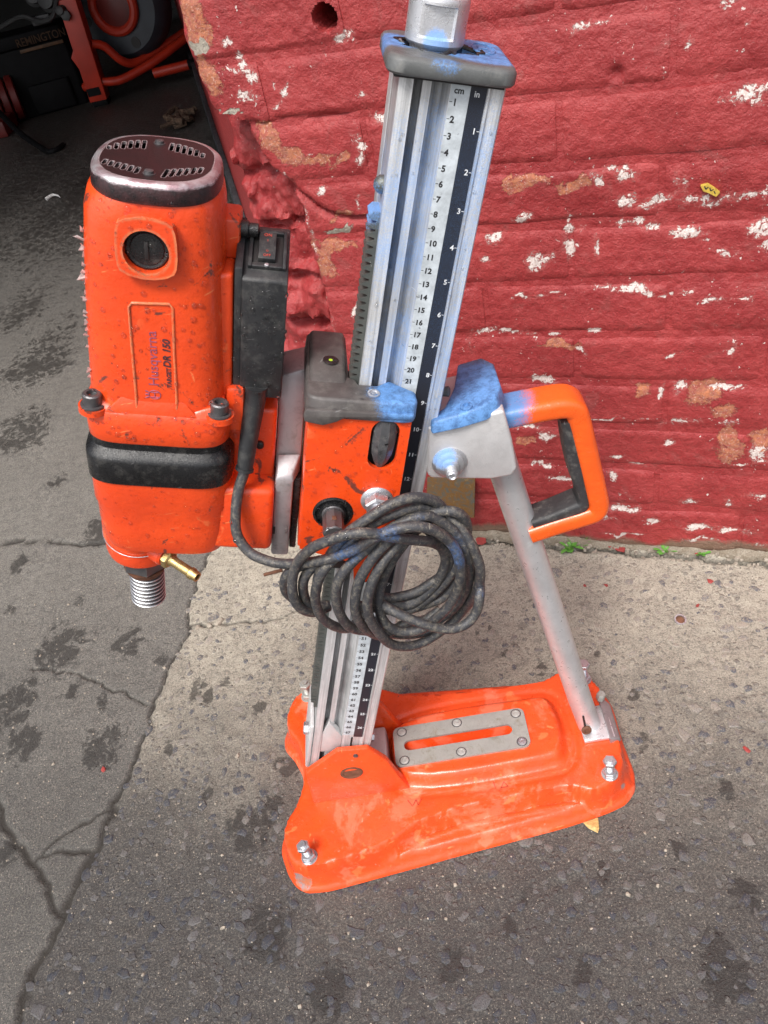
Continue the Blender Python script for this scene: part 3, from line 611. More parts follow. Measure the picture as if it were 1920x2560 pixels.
WHT = [(-13.2,75,1,.9),(-12.3,72.6,1,.9),(-11.8,71.5,1.1,1),(-11.1,71.2,.7,.6),(-13.9,71.7,.8,.4),(-12.7,69.4,1.2,.6),(-7.5,69.3,.7,.8),(-8.8,70.5,.4,.6),(-8.5,68,.6,.4),(-13.4,77.2,.3,.3),(-10.5,76.5,.3,.3),(1.3,74,.9,.7),(1.6,67.7,.8,.5),(.2,62.8,.9,1.6),(.3,61.1,.8,.9),(-5.8,58,.9,.6),(3.7,65.4,1,1),(-1.1,55.7,.4,1.2),(-5.9,71.9,.7,.4),(-4.7,40.8,.8,.8),(-10,59.5,.6,.5),(-10.2,55.6,.7,1),(-5.4,62.9,.3,.3),(-4,59.8,.4,.3),
 (26.4,71.6,.9,.8),(19.2,74.1,.4,.35),(30.1,70.4,.3,.3),(34,69.3,.5,.4),(36.4,69.2,.4,1),(38.7,66.5,.6,.6),(33.8,66.8,.5,.6),(42.4,64.2,2,1),(39.9,71.9,1,.8),(41.4,70.7,.4,.4),(29.4,68.8,.3,.3),(19.8,68,.5,.4),(28.1,72.3,1,.3),(42,68.5,.4,.3),(31,57,1,.9),(29.7,57.8,.8,.5),(28,56.9,.7,.7),(30.8,54.2,1.2,.9),(33.5,53.6,1.4,.8),(36.1,55.8,.9,1.2),(37.7,53.8,2,.7),(40.1,53.6,1.6,.6),(43.5,53.5,1.8,.7),(18.8,53.1,1.2,.6),(24.6,52.6,.5,.4),(30.7,51.5,1,.5),(32.3,51.4,1,.5),(24.8,50.8,.9,.4),(14.9,50.3,1.4,1),(23.9,48.5,.9,1.2),(20.1,47.2,1.6,.8),(14,47.6,.7,.5),(45.2,50.2,1.4,1),(37.2,50,1.8,.8),(33.6,50.5,.8,.6),(38,49.7,1.4,.6),(39.3,48.5,.6,.4),(41.3,47.7,1,.5),(45.5,47.8,.6,.7),(26.8,48.8,.4,.9),(28.6,43.2,2,.35),(31.1,43.2,1.6,.7),(32.4,42.8,1,.4),(21.5,43,1.8,.3),(17.5,42.6,1.6,.22),(36,42.6,2,.3),(38.4,42.5,2,.35),(41.2,42.1,2,.35),(45.4,41.6,2.4,.35),(12.7,37.8,1.8,.5),(17,37.3,2.6,.35),(26.4,37.7,.8,.6),(22.4,36.8,1,.4),(43.7,34.2,.4,.9),(36.9,34.1,1,.4),(37.4,29.2,.7,.8),(35.3,28,.4,1.4),(43.1,29.3,2.2,.4),(43.6,23.8,1.7,.5),(28.2,24,2.2,.2),(33.2,23.9,2.4,.25),(38,23.6,2.4,.25),(20.5,20.8,1.4,.9),(17.1,22.3,2.2,.4),(29.2,13.6,.9,.8),(29.9,17.6,1.2,.6),(48.3,19.4,1.6,1.4),(46.1,17.1,1.2,.3),(38.7,10.9,1.1,.4),(39.8,9.5,1.3,.3),(31.4,7.6,2.4,.8),(45.4,10.2,.7,.7),(21.6,12.9,1.8,.6),(48.5,11.9,1.2,.6),(35.4,5.4,1.4,.5),(24.7,34.7,.8,.6),(15.9,50.8,.7,.5),(27.5,5.5,2,.5),(41,5.0,2,.6),(46,4.6,2,.6),(14,13.6,1.6,.5),(9,43.3,1.4,.4),(19.5,15.3,1.6,.5),(33,16.4,1.6,.3),(20,30,2,.6),(50,30,1.6,.8),(36.5,20.5,1,.5),(14.5,6,2.2,.6),(21,3.6,2.4,.4),(31,2.6,2.6,.35),(42,2.4,3,.35),(50,2.6,3,.35)]
def masks(s, z):
    o = np.zeros_like(s); wt = np.zeros_like(s); mo = np.zeros_like(s)
    s0_, z0_ = s, z; s = s + (fbm(s * .45, z * .45, 4, 75) - .5) * 3.2; z = z + (fbm(s0_ * .5, z * .5, 4, 76) - .5) * 2.6
    e = lambda L, p: np.max([1 - sstep(np.hypot((s - a) / c, (z - b_) / d_), .3, p) for a, b_, c, d_ in L], 0)
    o = e(ORG, 1.5); mo = e(MOR, 1.3) * .95; wt = e(WHT, 2.0) * .66 + .18 * (fbm(s * .12, z * .2, 3, 70)) * (1 - sstep(z, 40, 62))
    s, z = s0_, z0_
    wt = np.maximum(wt, .62 * (1 - sstep(np.abs(s - s_brk(z) - .4), .1, .9)) * (z < 60) * (z > 22) * fbm(s * .4, z * .3, 2, 71) * 1.3)
    dm = (1 - sstep(z + (fbm(s * .2, z * 0, 3, 72) - .5) * 4, .2, 3.2)) * 1.0
    return {'orange_m': o, 'white_m': wt * .93, 'mortar_m': mo, 'dirt_m': dm}
wall = empty('brick_wall', wall_pt(20, 0, 0))
tag(wall, 'thick red painted brick wall with a broken corner and chipped white spots', 'wall')
PITCH, Z0, BL, JW = 7.2, 1.0, 22.4, .8
def relief_sheet(s0, s1, z0, z1, res, off, name, skin, edge=0.0, leftedge=False, depth=10.0):
    ns = max(2, int((s1 - s0) / res) + 1); nz = max(2, int((z1 - z0) / res) + 1)
    zz = np.linspace(z0, z1, nz)[None, :].repeat(ns, 0); t = np.linspace(0, 1, ns)[:, None]
    lo = np.maximum(s0, s_left(zz)) if leftedge else np.full_like(zz, s0)
    ss = lo + (s1 - lo) * t
    w_ = wall_w(ss, zz) + off
    if edge:
        jit = (fbm(ss * .35, zz * .5, 4, 61) - .5) * .55
        e = np.minimum(zz - z0, z1 - zz); ev = np.minimum(s1 - ss, (ss - s0) if not leftedge else 9)
        w_ = w_ - edge * (1 - sstep(e + jit * .5, 0, .75)) * (.3 + 1.3 * fbm(ss * .08, zz * 0 + z0, 2, 62)) - edge * .4 * (1 - sstep(ev + jit, 0, .9)) ** 1.5
    V = [wall_pt(a, b_, c) for a, b_, c in zip(ss.ravel(), zz.ravel(), w_.ravel())]
    Fc = grid_faces(ns, nz).tolist(); A = masks(ss, zz)
    A = {k: v.ravel().tolist() for k, v in A.items()}
    # close the body: rim pushed back into the wall
    rim = [i * nz for i in range(ns)] + [(ns - 1) * nz + j for j in range(1, nz)] + [i * nz + nz - 1 for i in range(ns - 2, -1, -1)] + [j for j in range(nz - 2, 0, -1)]
    base = len(V); sf, zf = ss.ravel(), zz.ravel()
    for i in rim:
        V.append(wall_pt(sf[i], zf[i], -depth))
        for k in A: A[k].append(A[k][i])
    n = len(rim)
    for i in range(n): Fc.append((rim[i], rim[(i + 1) % n], base + (i + 1) % n, base + i))
    Fc.append(tuple(range(base, base + n)))
    return mk(name, V, Fc, skin, wall, smooth=60, attrs=A)
relief_sheet(-30, 66, 0, 97, .5, -.26, 'mortar', M['brick'], leftedge=True)
for k in range(-0, 13):
    z0_ = Z0 + k * PITCH if k else -.5
    z1_ = Z0 + (k + 1) * PITCH
    off = (0 if k % 2 else BL / 2) + 3.3 * vnoise(k * 1.7, 0.3, 4)
    s_ = -30 - off
    while s_ < 66:
        e1 = s_ + BL; a, b_ = s_ + JW / 2, min(e1 - JW / 2, 66); sl = float(s_left((z0_ + z1_) / 2))
        if b_ > sl + 1.5:
            le = a < sl + .8
            if b_ - a > 2: relief_sheet(a, b_, z0_ + JW / 2, z1_ - JW / 2, (.2 if (a < -.8 < b_ and z0_ < 76 < z1_) else .4) if b_ < 52 else 1.0, 0, 'brick', M['brick'], .30, le)
        s_ = e1
# rest of the building: wall above and to the right, lintel, garage
def wall_box(s0, s1, z0, z1, w0, w1, name, mat, parent=None):
    bp = [wall_pt(s0, z0, w0), wall_pt(s1, z0, w0), wall_pt(s1, z0, w1), wall_pt(s0, z0, w1)]
    tp = [(x, y, z1) for x, y, _ in bp]
    return mk(name, *hull8(bp, tp, 0), mat, parent, smooth=0)
wall_box(-18, 400, 97.2, 330, -35, -.5, 'upper_wall', M['brick'], wall)
wall_box(66.1, 400, 0, 97, -35, -.5, 'side_wall', M['brick'], wall)
wall_box(-15, 66, 0, 97, -35, -10.2, 'wall_core', M['brick'], wall)
wall_box(-420, -18.2, 215, 330, -35, -.5, 'lintel', M['brick'], wall)
# jamb running back into the garage
c0 = np.array(wall_pt(-20.6, 0, -7))[:2]; c1 = np.array((-61., 400.)); jd = (c1 - c0) / np.linalg.norm(c1 - c0); jn = np.array([jd[1], -jd[0]])
def jamb_pt(t, z, q): p = c0 + jd * t + jn * q; return (p[0], p[1], z)
L_ = float(np.linalg.norm(c1 - c0)) + 200
bm_ = MB().add(hull8([jamb_pt(0, 0, 1), jamb_pt(L_, 0, 1), jamb_pt(L_, 0, 12), jamb_pt(0, 0, 12)], [jamb_pt(0, 215, 1), jamb_pt(L_, 215, 1), jamb_pt(L_, 215, 12), jamb_pt(0, 215, 12)], 0))
bm_.mk('jamb_wall', M['brick'], wall, smooth=0)
V, Fc = [], []
nb = 60
sk_ = MB()
for t0, t1, h in ((1, 62, 7.5), (63, 150, 8.5), (151, 262, 8), (263, 380, 8)):
    sk_.add(hull8([jamb_pt(t0, 0, -1.2), jamb_pt(t1, 0, -1.2), jamb_pt(t1, 0, .9), jamb_pt(t0, 0, .9)], [jamb_pt(t0, h, -.9), jamb_pt(t1, h + .6, -.9), jamb_pt(t1, h + .6, .9), jamb_pt(t0, h, .9)], .15))
tag(sk_.mk('skirting_board', M['wood']), 'dark weathered board running along the foot of the garage side wall', 'board')
gar = MB()
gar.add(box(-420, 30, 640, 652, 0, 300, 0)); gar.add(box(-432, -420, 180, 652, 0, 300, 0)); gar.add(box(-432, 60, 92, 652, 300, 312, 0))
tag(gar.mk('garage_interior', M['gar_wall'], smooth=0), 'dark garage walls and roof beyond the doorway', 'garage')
# ---- low crumbly mortar fillet along the foot of the wall
sv = np.linspace(-6, 64, 200); V = []; na = 6
for s_ in sv:
    k = .5 + vnoise(s_ * .35, 1, 90) * .9; hgt = .35 + 1.1 * vnoise(s_ * .25, 5, 91)
    for j in range(na):
        a = j / (na - 1); V.append(wall_pt(s_, -.3 + (hgt + .3) * math.sin(a * 1.571) + (vnoise(s_ * 2, j, 92) - .5) * .25, .1 + k * math.cos(a * 1.571) + (vnoise(s_ * 2, j, 93) - .5) * .2))
A_ = {'orange_m': [0] * len(V), 'white_m': [.1] * len(V), 'mortar_m': [.9] * len(V), 'dirt_m': [.72] * len(V)}
mk('mortar_fillet', V, grid_faces(len(sv), na).tolist(), M['brick'], wall, smooth=60, attrs=A_)
# ================================================================== SMALL THINGS ON THE WALL AND GROUND
rp = [wall_pt(s, z, w_) for s, z, w_ in ((.6, 5.6, 2.2), (8.6, 6.1, 2.2), (9.2, 13.1, .9), (1.6, 12.7, .9))]
rb = [tuple(np.array(p) + np.array([-.13, -.33, 0])) for p in rp]
tag(mk('metal_plate', *hull8(rb, rp, .04), M['rustplate'], None, None, 20), 'mottled brown rusty plate fixed low on the red wall behind the column', 'plate')
yv = [(-.9, .55), (-.2, .7), (.5, .2), (1.1, -.35), (.75, -.75), (0, -.3), (-.6, -.05)]
ys = MB()
ys.add(hull8([wall_pt(39.3 + a, 54.8 + b_, wall_w(np.array(39.3), np.array(54.8)) + .45) for a, b_ in yv], [wall_pt(39.3 + a, 54.8 + b_, wall_w(np.array(39.3), np.array(54.8)) - .2) for a, b_ in yv], 0))
wf = float(wall_w(np.array(39.3), np.array(54.8))) + .47
for k_, (a, b_, c_, d_) in enumerate(((-.5, .5, -.35, .15), (-.35, .15, -.1, .4), (.05, .3, .15, -.05), (.15, -.05, .45, .1), (.5, -.1, .65, -.4))):
    dx, dz = c_ - a, d_ - b_; L = math.hypot(dx, dz); nx, nz = -dz / L * .06, dx / L * .06
    ys.add(([wall_pt(39.3 + a + nx, 54.8 + b_ + nz, wf), wall_pt(39.3 + c_ + nx, 54.8 + d_ + nz, wf), wall_pt(39.3 + c_ - nx, 54.8 + d_ - nz, wf), wall_pt(39.3 + a - nx, 54.8 + b_ - nz, wf)], [(0, 1, 2, 3)]), 1)
tag(ys.mk('sticker_scrap', [M['yellow'], M['ink_black']], smooth=0), 'small torn yellow sticker scrap with black marks on the red wall', 'sticker')
def washer(x, y, ro, ri, h, name, mat, label, dome=False):
    m_ = MB(); z = ix(x, y) + .12
    m_.add(lathe([(ri, 0), (ro, 0), (ro, h), (ri, h), (ri, 0)], (x, y, z), (.1, -.25, 1), 28), 0)
    if dome: m_.add(lathe([(ri * 1.02, 0), (ri * .9, h * .3), (.01, h * .4)], (x, y, z), (.1, -.25, 1), 20), 1)
    return tag(m_.mk(name, [mat, M['rust']]), label, 'washer', 'washers on the ground')
washer(37.6, 34.6, 1.0, .58, .25, 'washer', M['zinc'], 'shiny steel spring washer beside the weeds at the wall foot')
washer(48.8, 16.9, .82, .62, .3, 'bottle_cap', M['zinc'], 'small rusty cap with a bright rim sunk in the pale concrete', True)['category'] = 'cap'
m_ = MB().add(([(28.6, -9.9, .15), (30.4, -9.6, .2), (30.2, -10.9, .22), (29.9, -11.4, .16), (29.7, -10.8, .5), (29.0, -10.7, .2)], [(0, 4, 1), (1, 4, 2), (2, 4, 3), (3, 4, 5), (5, 4, 0)]))
tag(m_.mk('dry_leaf', M['dry_leaf'], smooth=0), 'small yellow dry leaf by the near edge of the orange base plate', 'leaf')
m_ = MB().add(tube([(-105.5, 263, .4), (-103.5, 264.5, .9), (-101.5, 264, .8), (-99.8, 262, .3)], lambda t: .75 - .6 * t, 8, 4))
tag(m_.mk('wood_chip', M['paper']), 'curled pale chip lying on the dark garage floor', 'chip')
sb = MB()
for i, (x, y) in enumerate([(37.9,26.4),(44.8,32.8),(55.7,29.4),(55.2,23),(40.9,25.6),(64.7,27.3),(-33.1,8.1),(30.7,17.4),(24.5,39.9),(49.7,-4),(27,38.4),(43.6,33.5),(52,19),(33,30)]):
    sb.add(stone(x, y, ix(x, y) + .12, .25 + .35 * vnoise(i * 3.3, 0, 8) + (.5 if i in (1, 2, 8, 5) else 0), .07, 500 + i, 1.5))
tag(sb.mk('paint_flakes', M['red_flake'], smooth=0), 'red paint flakes fallen from the wall', None, None, 'stuff')
def leafblade(m_, c, az_, ln, wd, lift, curl=.3, mi=0):
    d = Vector((math.cos(az_), math.sin(az_), lift)).normalized(); sdv = Vector((-math.sin(az_), math.cos(az_), 0)); c = Vector(c); P = []
    for k in range(6):
        t = k / 5; q = c + d * ln * t - Vector((0, 0, 1)) * curl * t * t * ln; ww = wd * math.sin(math.pi * min(.97, .08 + t * .9)) ** .8 * (.4 + t * .9)
        P += [tuple(q - sdv * ww + Vector((0, 0, .12 * ww))), tuple(q), tuple(q + sdv * ww + Vector((0, 0, .12 * ww)))]
    Fc = []
    for k in range(5):
        for j in (0, 1): Fc.append((3 * k + j, 3 * k + 3 + j, 3 * k + 4 + j, 3 * k + 1 + j))
    m_.add((P, Fc), mi)
for i, (x, y, n, ln, lab) in enumerate([(38.2, 36.2, 30, 2.3, 'leafy green weed with grass blades behind the steel washer'), (51.6, 31.6, 16, 1.9, 'small green weed rosette in the middle of the wall foot gap'), (56.4, 29.8, 9, 1.3, 'tiny green sprout at the wall foot nearest the right edge')]):
    m_ = MB(); rr = random.Random(i + 3); x -= .5; y -= 1.3
    for k in range(n):
        az_ = rr.random() * 6.28
        if i == 0 and k % 2: leafblade(m_, (x + .8 + rr.uniform(-.8, 1.2), y + rr.uniform(-.3, .3), ix(x, y) + .1), az_, rr.uniform(1.4, 2.8), .07, rr.uniform(.4, 1.6), .25)
        else: leafblade(m_, (x + rr.uniform(-.4, .4), y + rr.uniform(-.3, .3), ix(x, y) + .1), az_, ln * rr.uniform(.5, 1), .3, rr.uniform(.3, 1.2), .3)
    tag(m_.mk('weed', M['leaf'], smooth=60), lab, 'weed', 'weeds at the foot of the wall')
# ================================================================== GARAGE CONTENTS
mach = empty('machine_frame', (-110, 400, 0)); tag(mach, 'orange red tube frame of a machine standing in the dark garage doorway', 'machine')
def post(x, y, w2, d2, z0, z1, lean): return hull8([(x - w2, y - d2, z0), (x + w2, y - d2, z0), (x + w2, y + d2, z0), (x - w2, y + d2, z0)], [(x - w2 + lean, y - d2, z1), (x + w2 + lean, y - d2, z1), (x + w2 + lean, y + d2, z1), (x - w2 + lean, y + d2, z1)], .25)
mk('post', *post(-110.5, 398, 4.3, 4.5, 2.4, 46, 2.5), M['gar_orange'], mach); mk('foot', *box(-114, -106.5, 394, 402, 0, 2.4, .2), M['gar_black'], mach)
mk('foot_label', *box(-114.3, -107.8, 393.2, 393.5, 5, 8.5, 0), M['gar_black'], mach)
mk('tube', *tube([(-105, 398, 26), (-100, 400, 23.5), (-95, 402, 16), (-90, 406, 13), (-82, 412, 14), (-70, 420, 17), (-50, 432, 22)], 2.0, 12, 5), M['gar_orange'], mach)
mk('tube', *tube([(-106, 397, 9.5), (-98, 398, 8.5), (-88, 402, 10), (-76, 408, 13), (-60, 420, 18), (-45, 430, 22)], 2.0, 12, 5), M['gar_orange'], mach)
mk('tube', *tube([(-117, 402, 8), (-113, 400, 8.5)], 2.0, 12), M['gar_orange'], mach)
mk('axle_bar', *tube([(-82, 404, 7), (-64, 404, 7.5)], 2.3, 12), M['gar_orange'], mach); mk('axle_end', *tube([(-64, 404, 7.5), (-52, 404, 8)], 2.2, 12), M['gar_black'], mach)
mk('side_bracket', *prism([(-117, 22), (-114, 26), (-112, 14), (-114, 13)], 398, 400, 'y', .2), M['gar_orange'], mach)
wc = (-90, 415, 37); wd_ = Vector((-.25, -1, .05))
whl = mk('wheel', *lathe([(6, -5), (14, -6), (20.5, -6), (23.5, -3), (24.5, 2), (24, 7), (20, 10), (8, 9), (6, 9)], wc, -wd_, 48), M['tyre'], mach)
def wpt(a, r, h):
    d = wd_.normalized(); x = d.cross(Vector((0, 0, 1))).normalized(); z = x.cross(d); return tuple(Vector(wc) + d * h + x * (r * math.cos(a)) + z * (r * math.sin(a)))
mk('hub_ring', *tube([wpt(2 * math.pi * k / 36, 10.5, 6.8) for k in range(37)], 2.2, 10), M['gar_orange'], mach)
mk('hub', *lathe([(9, 0), (9, 1.5), (3, 3)], wpt(0, 0, 5.2), tuple(wd_), 28), M['jack_red'], mach)
for a in (-.25, 2.2, -1.9): mk('wheel_slot', *loft([[wpt(a + .2 * math.cos(t) * .7, 17 + 2.6 * math.sin(t), h) for t in np.linspace(0, 6.283, 13)[:-1]] for h in (5.9, 6.25)]), M['hole_dark'], mach)
eng = empty('engine_block', (-118, 402, 38)); tag(eng, 'greasy grey engine part above the orange post at the top left edge', 'engine')
rr = random.Random(3)
for nm_, a, b_ in (('cylinder_head', (-117, 398, 47), 5.0), ('manifold', (-124, 402, 49), 4.2), ('flange', (-111.5, 393, 42), 2.4)):
    mk(nm_, *lathe([(b_ * .6, -4), (b_, -3.2), (b_, -1), (b_ * .8, -.5), (b_ * 1.1, 0), (b_ * .8, .8), (b_ * .8, 3), (b_ * .4, 3.4)], a, (rr.uniform(-.5, .5), -1, .3), 18), M['gar_grey'], eng)
mk('hose', *tube([(-112, 394, 47), (-116, 391, 41), (-123, 392, 40), (-132, 396, 43), (-150, 398, 39), (-168, 400, 37)], 1.1, 8, 6), M['gar_grey'], eng)
mk('bracket', *box(-128, -119, 396, 400, 38, 42, .5), M['gar_grey'], eng)
mk('bolt', *hexa(2.3, 0, 2, (-110, 392.5, 40), (0, -1, .1)), M['gar_grey'], eng)
case = empty('tool_case', (-138, 402, 0)); tag(case, 'black case with faded orange capital lettering on the garage floor', 'case')
ca = math.radians(13)
def cpt(x, y, z): return (-139 + x * math.cos(ca) + y * math.sin(ca), 402 + x * math.sin(ca) * 1 + y * math.cos(ca) * 1, z)
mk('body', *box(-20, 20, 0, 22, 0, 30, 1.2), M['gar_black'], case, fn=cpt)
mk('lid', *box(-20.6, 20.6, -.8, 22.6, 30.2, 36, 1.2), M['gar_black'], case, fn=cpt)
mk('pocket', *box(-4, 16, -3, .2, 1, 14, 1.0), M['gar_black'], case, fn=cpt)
tv, tf = text_mesh('REMINGTON', 5.0, 0.15, 0.06)
mk('lettering', [(x * .82 - 1.5, -1.2, z + 30.6) for x, z, _ in [(p[0], p[1], p[2]) for p in tv]], tf, M['letter_orange'], case, fn=cpt, smooth=0)
mk('stripe', *box(-1, 20, -1.4, -.7, 28, 29.4, .1), M['letter_orange'], case, fn=cpt)
mk('buckle', *box(-24, -18, -2, 0, 33, 37, .4), M['letter_orange'], case, fn=cpt)
jack = empty('floor_jack', (-158, 400, 0)); tag(jack, 'dull red ribbed jack body at the left edge of the picture', 'jack')
for k in range(5): mk('rib', *lathe([(9, 0), (10, .6), (10, 3.2), (9, 3.8)], (-170 + k * 4.2, 393 + k * 1.4, 11), (1, .33, -.05), 24), M['jack_red'], jack)
mk('base', *box(-175, -152, 372, 392, 0, 7, .8), M['jack_red'], jack)
bar = MB().add(tube([(-176, 402, 22), (-160, 385, 15), (-138, 350, 6), (-125, 333, 1.6), (-120.5, 327, .9), (-117, 327, .9), (-114.5, 332, 1.2)], lambda t: 1.5 - .5 * t, 10, 5))
tag(bar.mk('pry_bar', M['gar_black']), 'black bent steel bar slanting down to the garage floor at left', 'bar')
m_ = MB(); rr = random.Random(11)
for k in range(16):
    c = Vector((-62 + rr.uniform(-4, 4), 330 + rr.uniform(-8, 8), 1.5)); m_.add(tube([c, c + Vector((rr.uniform(-4, 4), rr.uniform(-5, 5), rr.uniform(0, 3))), c + Vector((rr.uniform(-5, 5), rr.uniform(-6, 6), rr.uniform(-1, 2)))], rr.uniform(.7, 1.5), 7, 4))
tag(m_.mk('rope_tangle', M['rag']), 'brown tangle of old rope on the garage floor by the wall corner', 'rope')
# ================================================================== THE CORE DRILL ON ITS STAND
drill = empty('core_drill', (10, 0, 0))
tag(drill, 'orange core drill with coiled black cord, leaning aluminium column and orange base plate', 'core drill')
UNION = {}
def P_(name, vf, mat, parent=drill, fn=None, **kw):
    o = mk(name, vf[0], vf[1], mat, parent, fn, **kw); return o
def T_(name, vf, mat, parent=drill, **kw): return P_(name, vf, mat, parent, tool, **kw)

# ---------------- base plate: a pressed shell
def mirror(half): return half + [(x, -y) for x, y in half[::-1] if abs(y) > 1e-6]
OUT = mirror([(-4.2, 0), (-4.5, -2.2), (-5.6, -4.6), (-6.9, -6.4), (-7.1, -7.8), (-6.2, -10.6), (-5.3, -12.1), (-4.2, -12.9), (-1.6, -13.05), (2.4, -12.6), (14, -11.2), (26.7, -9.8), (31.5, -8.9), (33.8, -8.2), (35.2, -6.8), (35.7, -4.6), (35.5, 0)])
PLA = mirror([(-3.6, 0), (-4.2, -4), (-6.1, -6.8), (-5.9, -9.8), (-4.6, -12.2), (-1, -12.4), (5.5, -11.3), (11, -8.3), (26.6, -7.4), (28.3, -7.6), (30.2, -8.6), (33.4, -7.6), (34.8, -4.5), (34.6, 0)])
BLK = mirror([(7.6, 0), (8.6, -4.6), (26.4, -4.4), (27.8, -3.6), (28.3, 0)])
def base_h(x, y):
    sd = sdist(x, y, OUT); sp = sdist(x, y, PLA); sk_ = sdist(x, y, BLK)
    z = 1.9 + 2.55 * sstep(sp, -.5, .1) + 1.55 * sstep(sk_, -.8, .35)
    z = z + .22 * np.exp(-((sp + .9) / .25) ** 2) * (x > 5) * (x < 31) - .18 * np.exp(-((sk_ + 1.7) / .3) ** 2)
    z = z - 1.2 * (1 - sstep(sd, 0, 1.0)) ** 2
    pad = np.zeros_like(z)
    for bx, by in LB: pad = np.maximum(pad, 1 - sstep(np.hypot(x - bx, y - by), 1.1, 1.5))
    z = z + .12 * pad
    slot = sdist(x, y, stadium(9.0, 22.8, -.85, .85)); z = z - 2.2 * sstep(slot, -.15, .35)
    z = z - 1.5 * (sstep(x, 6.0, 6.6) * (1 - sstep(x, 7.3, 7.9)) * (1 - sstep(np.abs(y), 2.4, 3.2)))
    return z + (fbm(x * .5, y * .5, 2, 81) - .5) * .12
LB = [(-2.9, -11.3), (-3.1, 11.1), (32.5, -6.9), (32.9, 6.6)]
bx = np.arange(-7.6, 36.2, .28); by = np.arange(-13.9, 14.0, .28); BX, BY = np.meshgrid(bx, by, indexing='ij')
def nearest(x, y, poly):
    best = (1e9, 0, 0)
    for (x0, y0), (x1, y1) in zip(poly, poly[1:] + [poly[0]]):
        dx, dy = x1 - x0, y1 - y0; t = max(0, min(1, ((x - x0) * dx + (y - y0) * dy) / (dx * dx + dy * dy + 1e-9))); d = math.hypot(x - x0 - t * dx, y - y0 - t * dy)
        if d < best[0]: best = (d, x0 + t * dx, y0 + t * dy)
    return best
def chaikin(P, k=2):
    for _ in range(k):
        Q = []
        for (x0, y0), (x1, y1) in zip(P, P[1:] + [P[0]]): Q += [(.75 * x0 + .25 * x1, .75 * y0 + .25 * y1), (.25 * x0 + .75 * x1, .25 * y0 + .75 * y1)]
        P = Q
    return P
OUT = [(a + (c - a) * t, b_ + (d - b_) * t) for (a, b_), (c, d) in zip(OUT, OUT[1:] + [OUT[0]]) for t in (.12, .88)]; PLA = chaikin(PLA, 1); BLK = chaikin(BLK, 2)
S_ = sdist(BX, BY, OUT); ins = S_ > .1
use = np.zeros_like(ins); q = ins[:-1, :-1] | ins[1:, :-1] | ins[1:, 1:] | ins[:-1, 1:]
qf = [(i, j) for i in range(len(bx) - 1) for j in range(len(by) - 1) if ins[i, j] and ins[i + 1, j] and ins[i + 1, j + 1] and ins[i, j + 1]]
vid = {}; V = []; Fc = []
def gv(i, j):
    if (i, j) not in vid: vid[(i, j)] = len(V); V.append([float(bx[i]), float(by[j])])
    return vid[(i, j)]
for i, j in qf: Fc.append((gv(i, j), gv(i + 1, j), gv(i + 1, j + 1), gv(i, j + 1)))
ed = {}
for f_ in Fc:
    for k in range(4):
        e = (f_[k], f_[(k + 1) % 4]); ed[e] = 1
bnd = {a: b_ for (a, b_) in ed if (b_, a) not in ed}
st0 = next(iter(bnd)); loop = [st0]
while bnd[loop[-1]] != st0: loop.append(bnd[loop[-1]])
base_v = [list(p) for p in V]; ring1 = []
xs = np.array([p[0] for p in V]); ys_ = np.array([p[1] for p in V]); zs = base_h(xs, ys_)
V3 = [(a, b_, c) for a, b_, c in zip(xs, ys_, zs)]
def arc_smooth(L, k=6):
    A = np.array(L, float)
    for _ in range(k): A = (np.roll(A, 1, 0) + 2 * A + np.roll(A, -1, 0)) / 4
    return A
np_ = arc_smooth([nearest(V[i][0], V[i][1], OUT)[1:] for i in loop], 2)
hz = base_h(np_[:, 0], np_[:, 1]); cen = np.array([14., 0.])
prev = loop
for k, (o_, dz) in enumerate(((0, None), (.16, .8), (.34, .4), (.40, .14), (.15, .14), (.0, .5))):
    row = []
    for m in range(len(loop)):
        a, b_ = np_[m - 1], np_[(m + 1) % len(loop)]; t = b_ - a; nn = np.array([t[1], -t[0]]) / (np.hypot(*t) + 1e-9)
        p = np_[m] + nn * o_; z = hz[m] if dz is None else hz[m] * dz
        row.append(len(V3)); V3.append((p[0], p[1], max(z, 0.02)))
    for m in range(len(loop)): Fc.append((prev[m], row[m], row[(m + 1) % len(loop)], prev[(m + 1) % len(loop)]))
    prev = row
base = P_('base_plate', (V3, Fc), M['orange_base'], smooth=60)
slotp = P_('slot_plate', plate(rrect(8.1, 24.4, -2.75, 2.75, .8), [stadium(9.3, 22.6, -.72, .72, 10)], 6.02, 6.32, 'z'), M['slot_plate'], base, smooth=30)
for x, y in ((9.2, 2.0), (23.4, 2.0), (16.1, 2.05), (9.2, -2.0), (23.4, -2.0), (16.1, -2.05)):
    P_('rivet', lathe([(.52, 0), (.5, .07), (.34, .1), (.32, .04), (.2, .04), (.18, .09), (.01, .09)], (x, y, 6.32), (0, 0, 1), 20), M['zinc' if x > 20 and y < 0 else 'rivet'], base)
    P_('rivet_recess', lathe([(.64, -.05), (.64, .012), (.5, .015)], (x, y, 6.32), (0, 0, 1), 20), M['darksteel'], base)
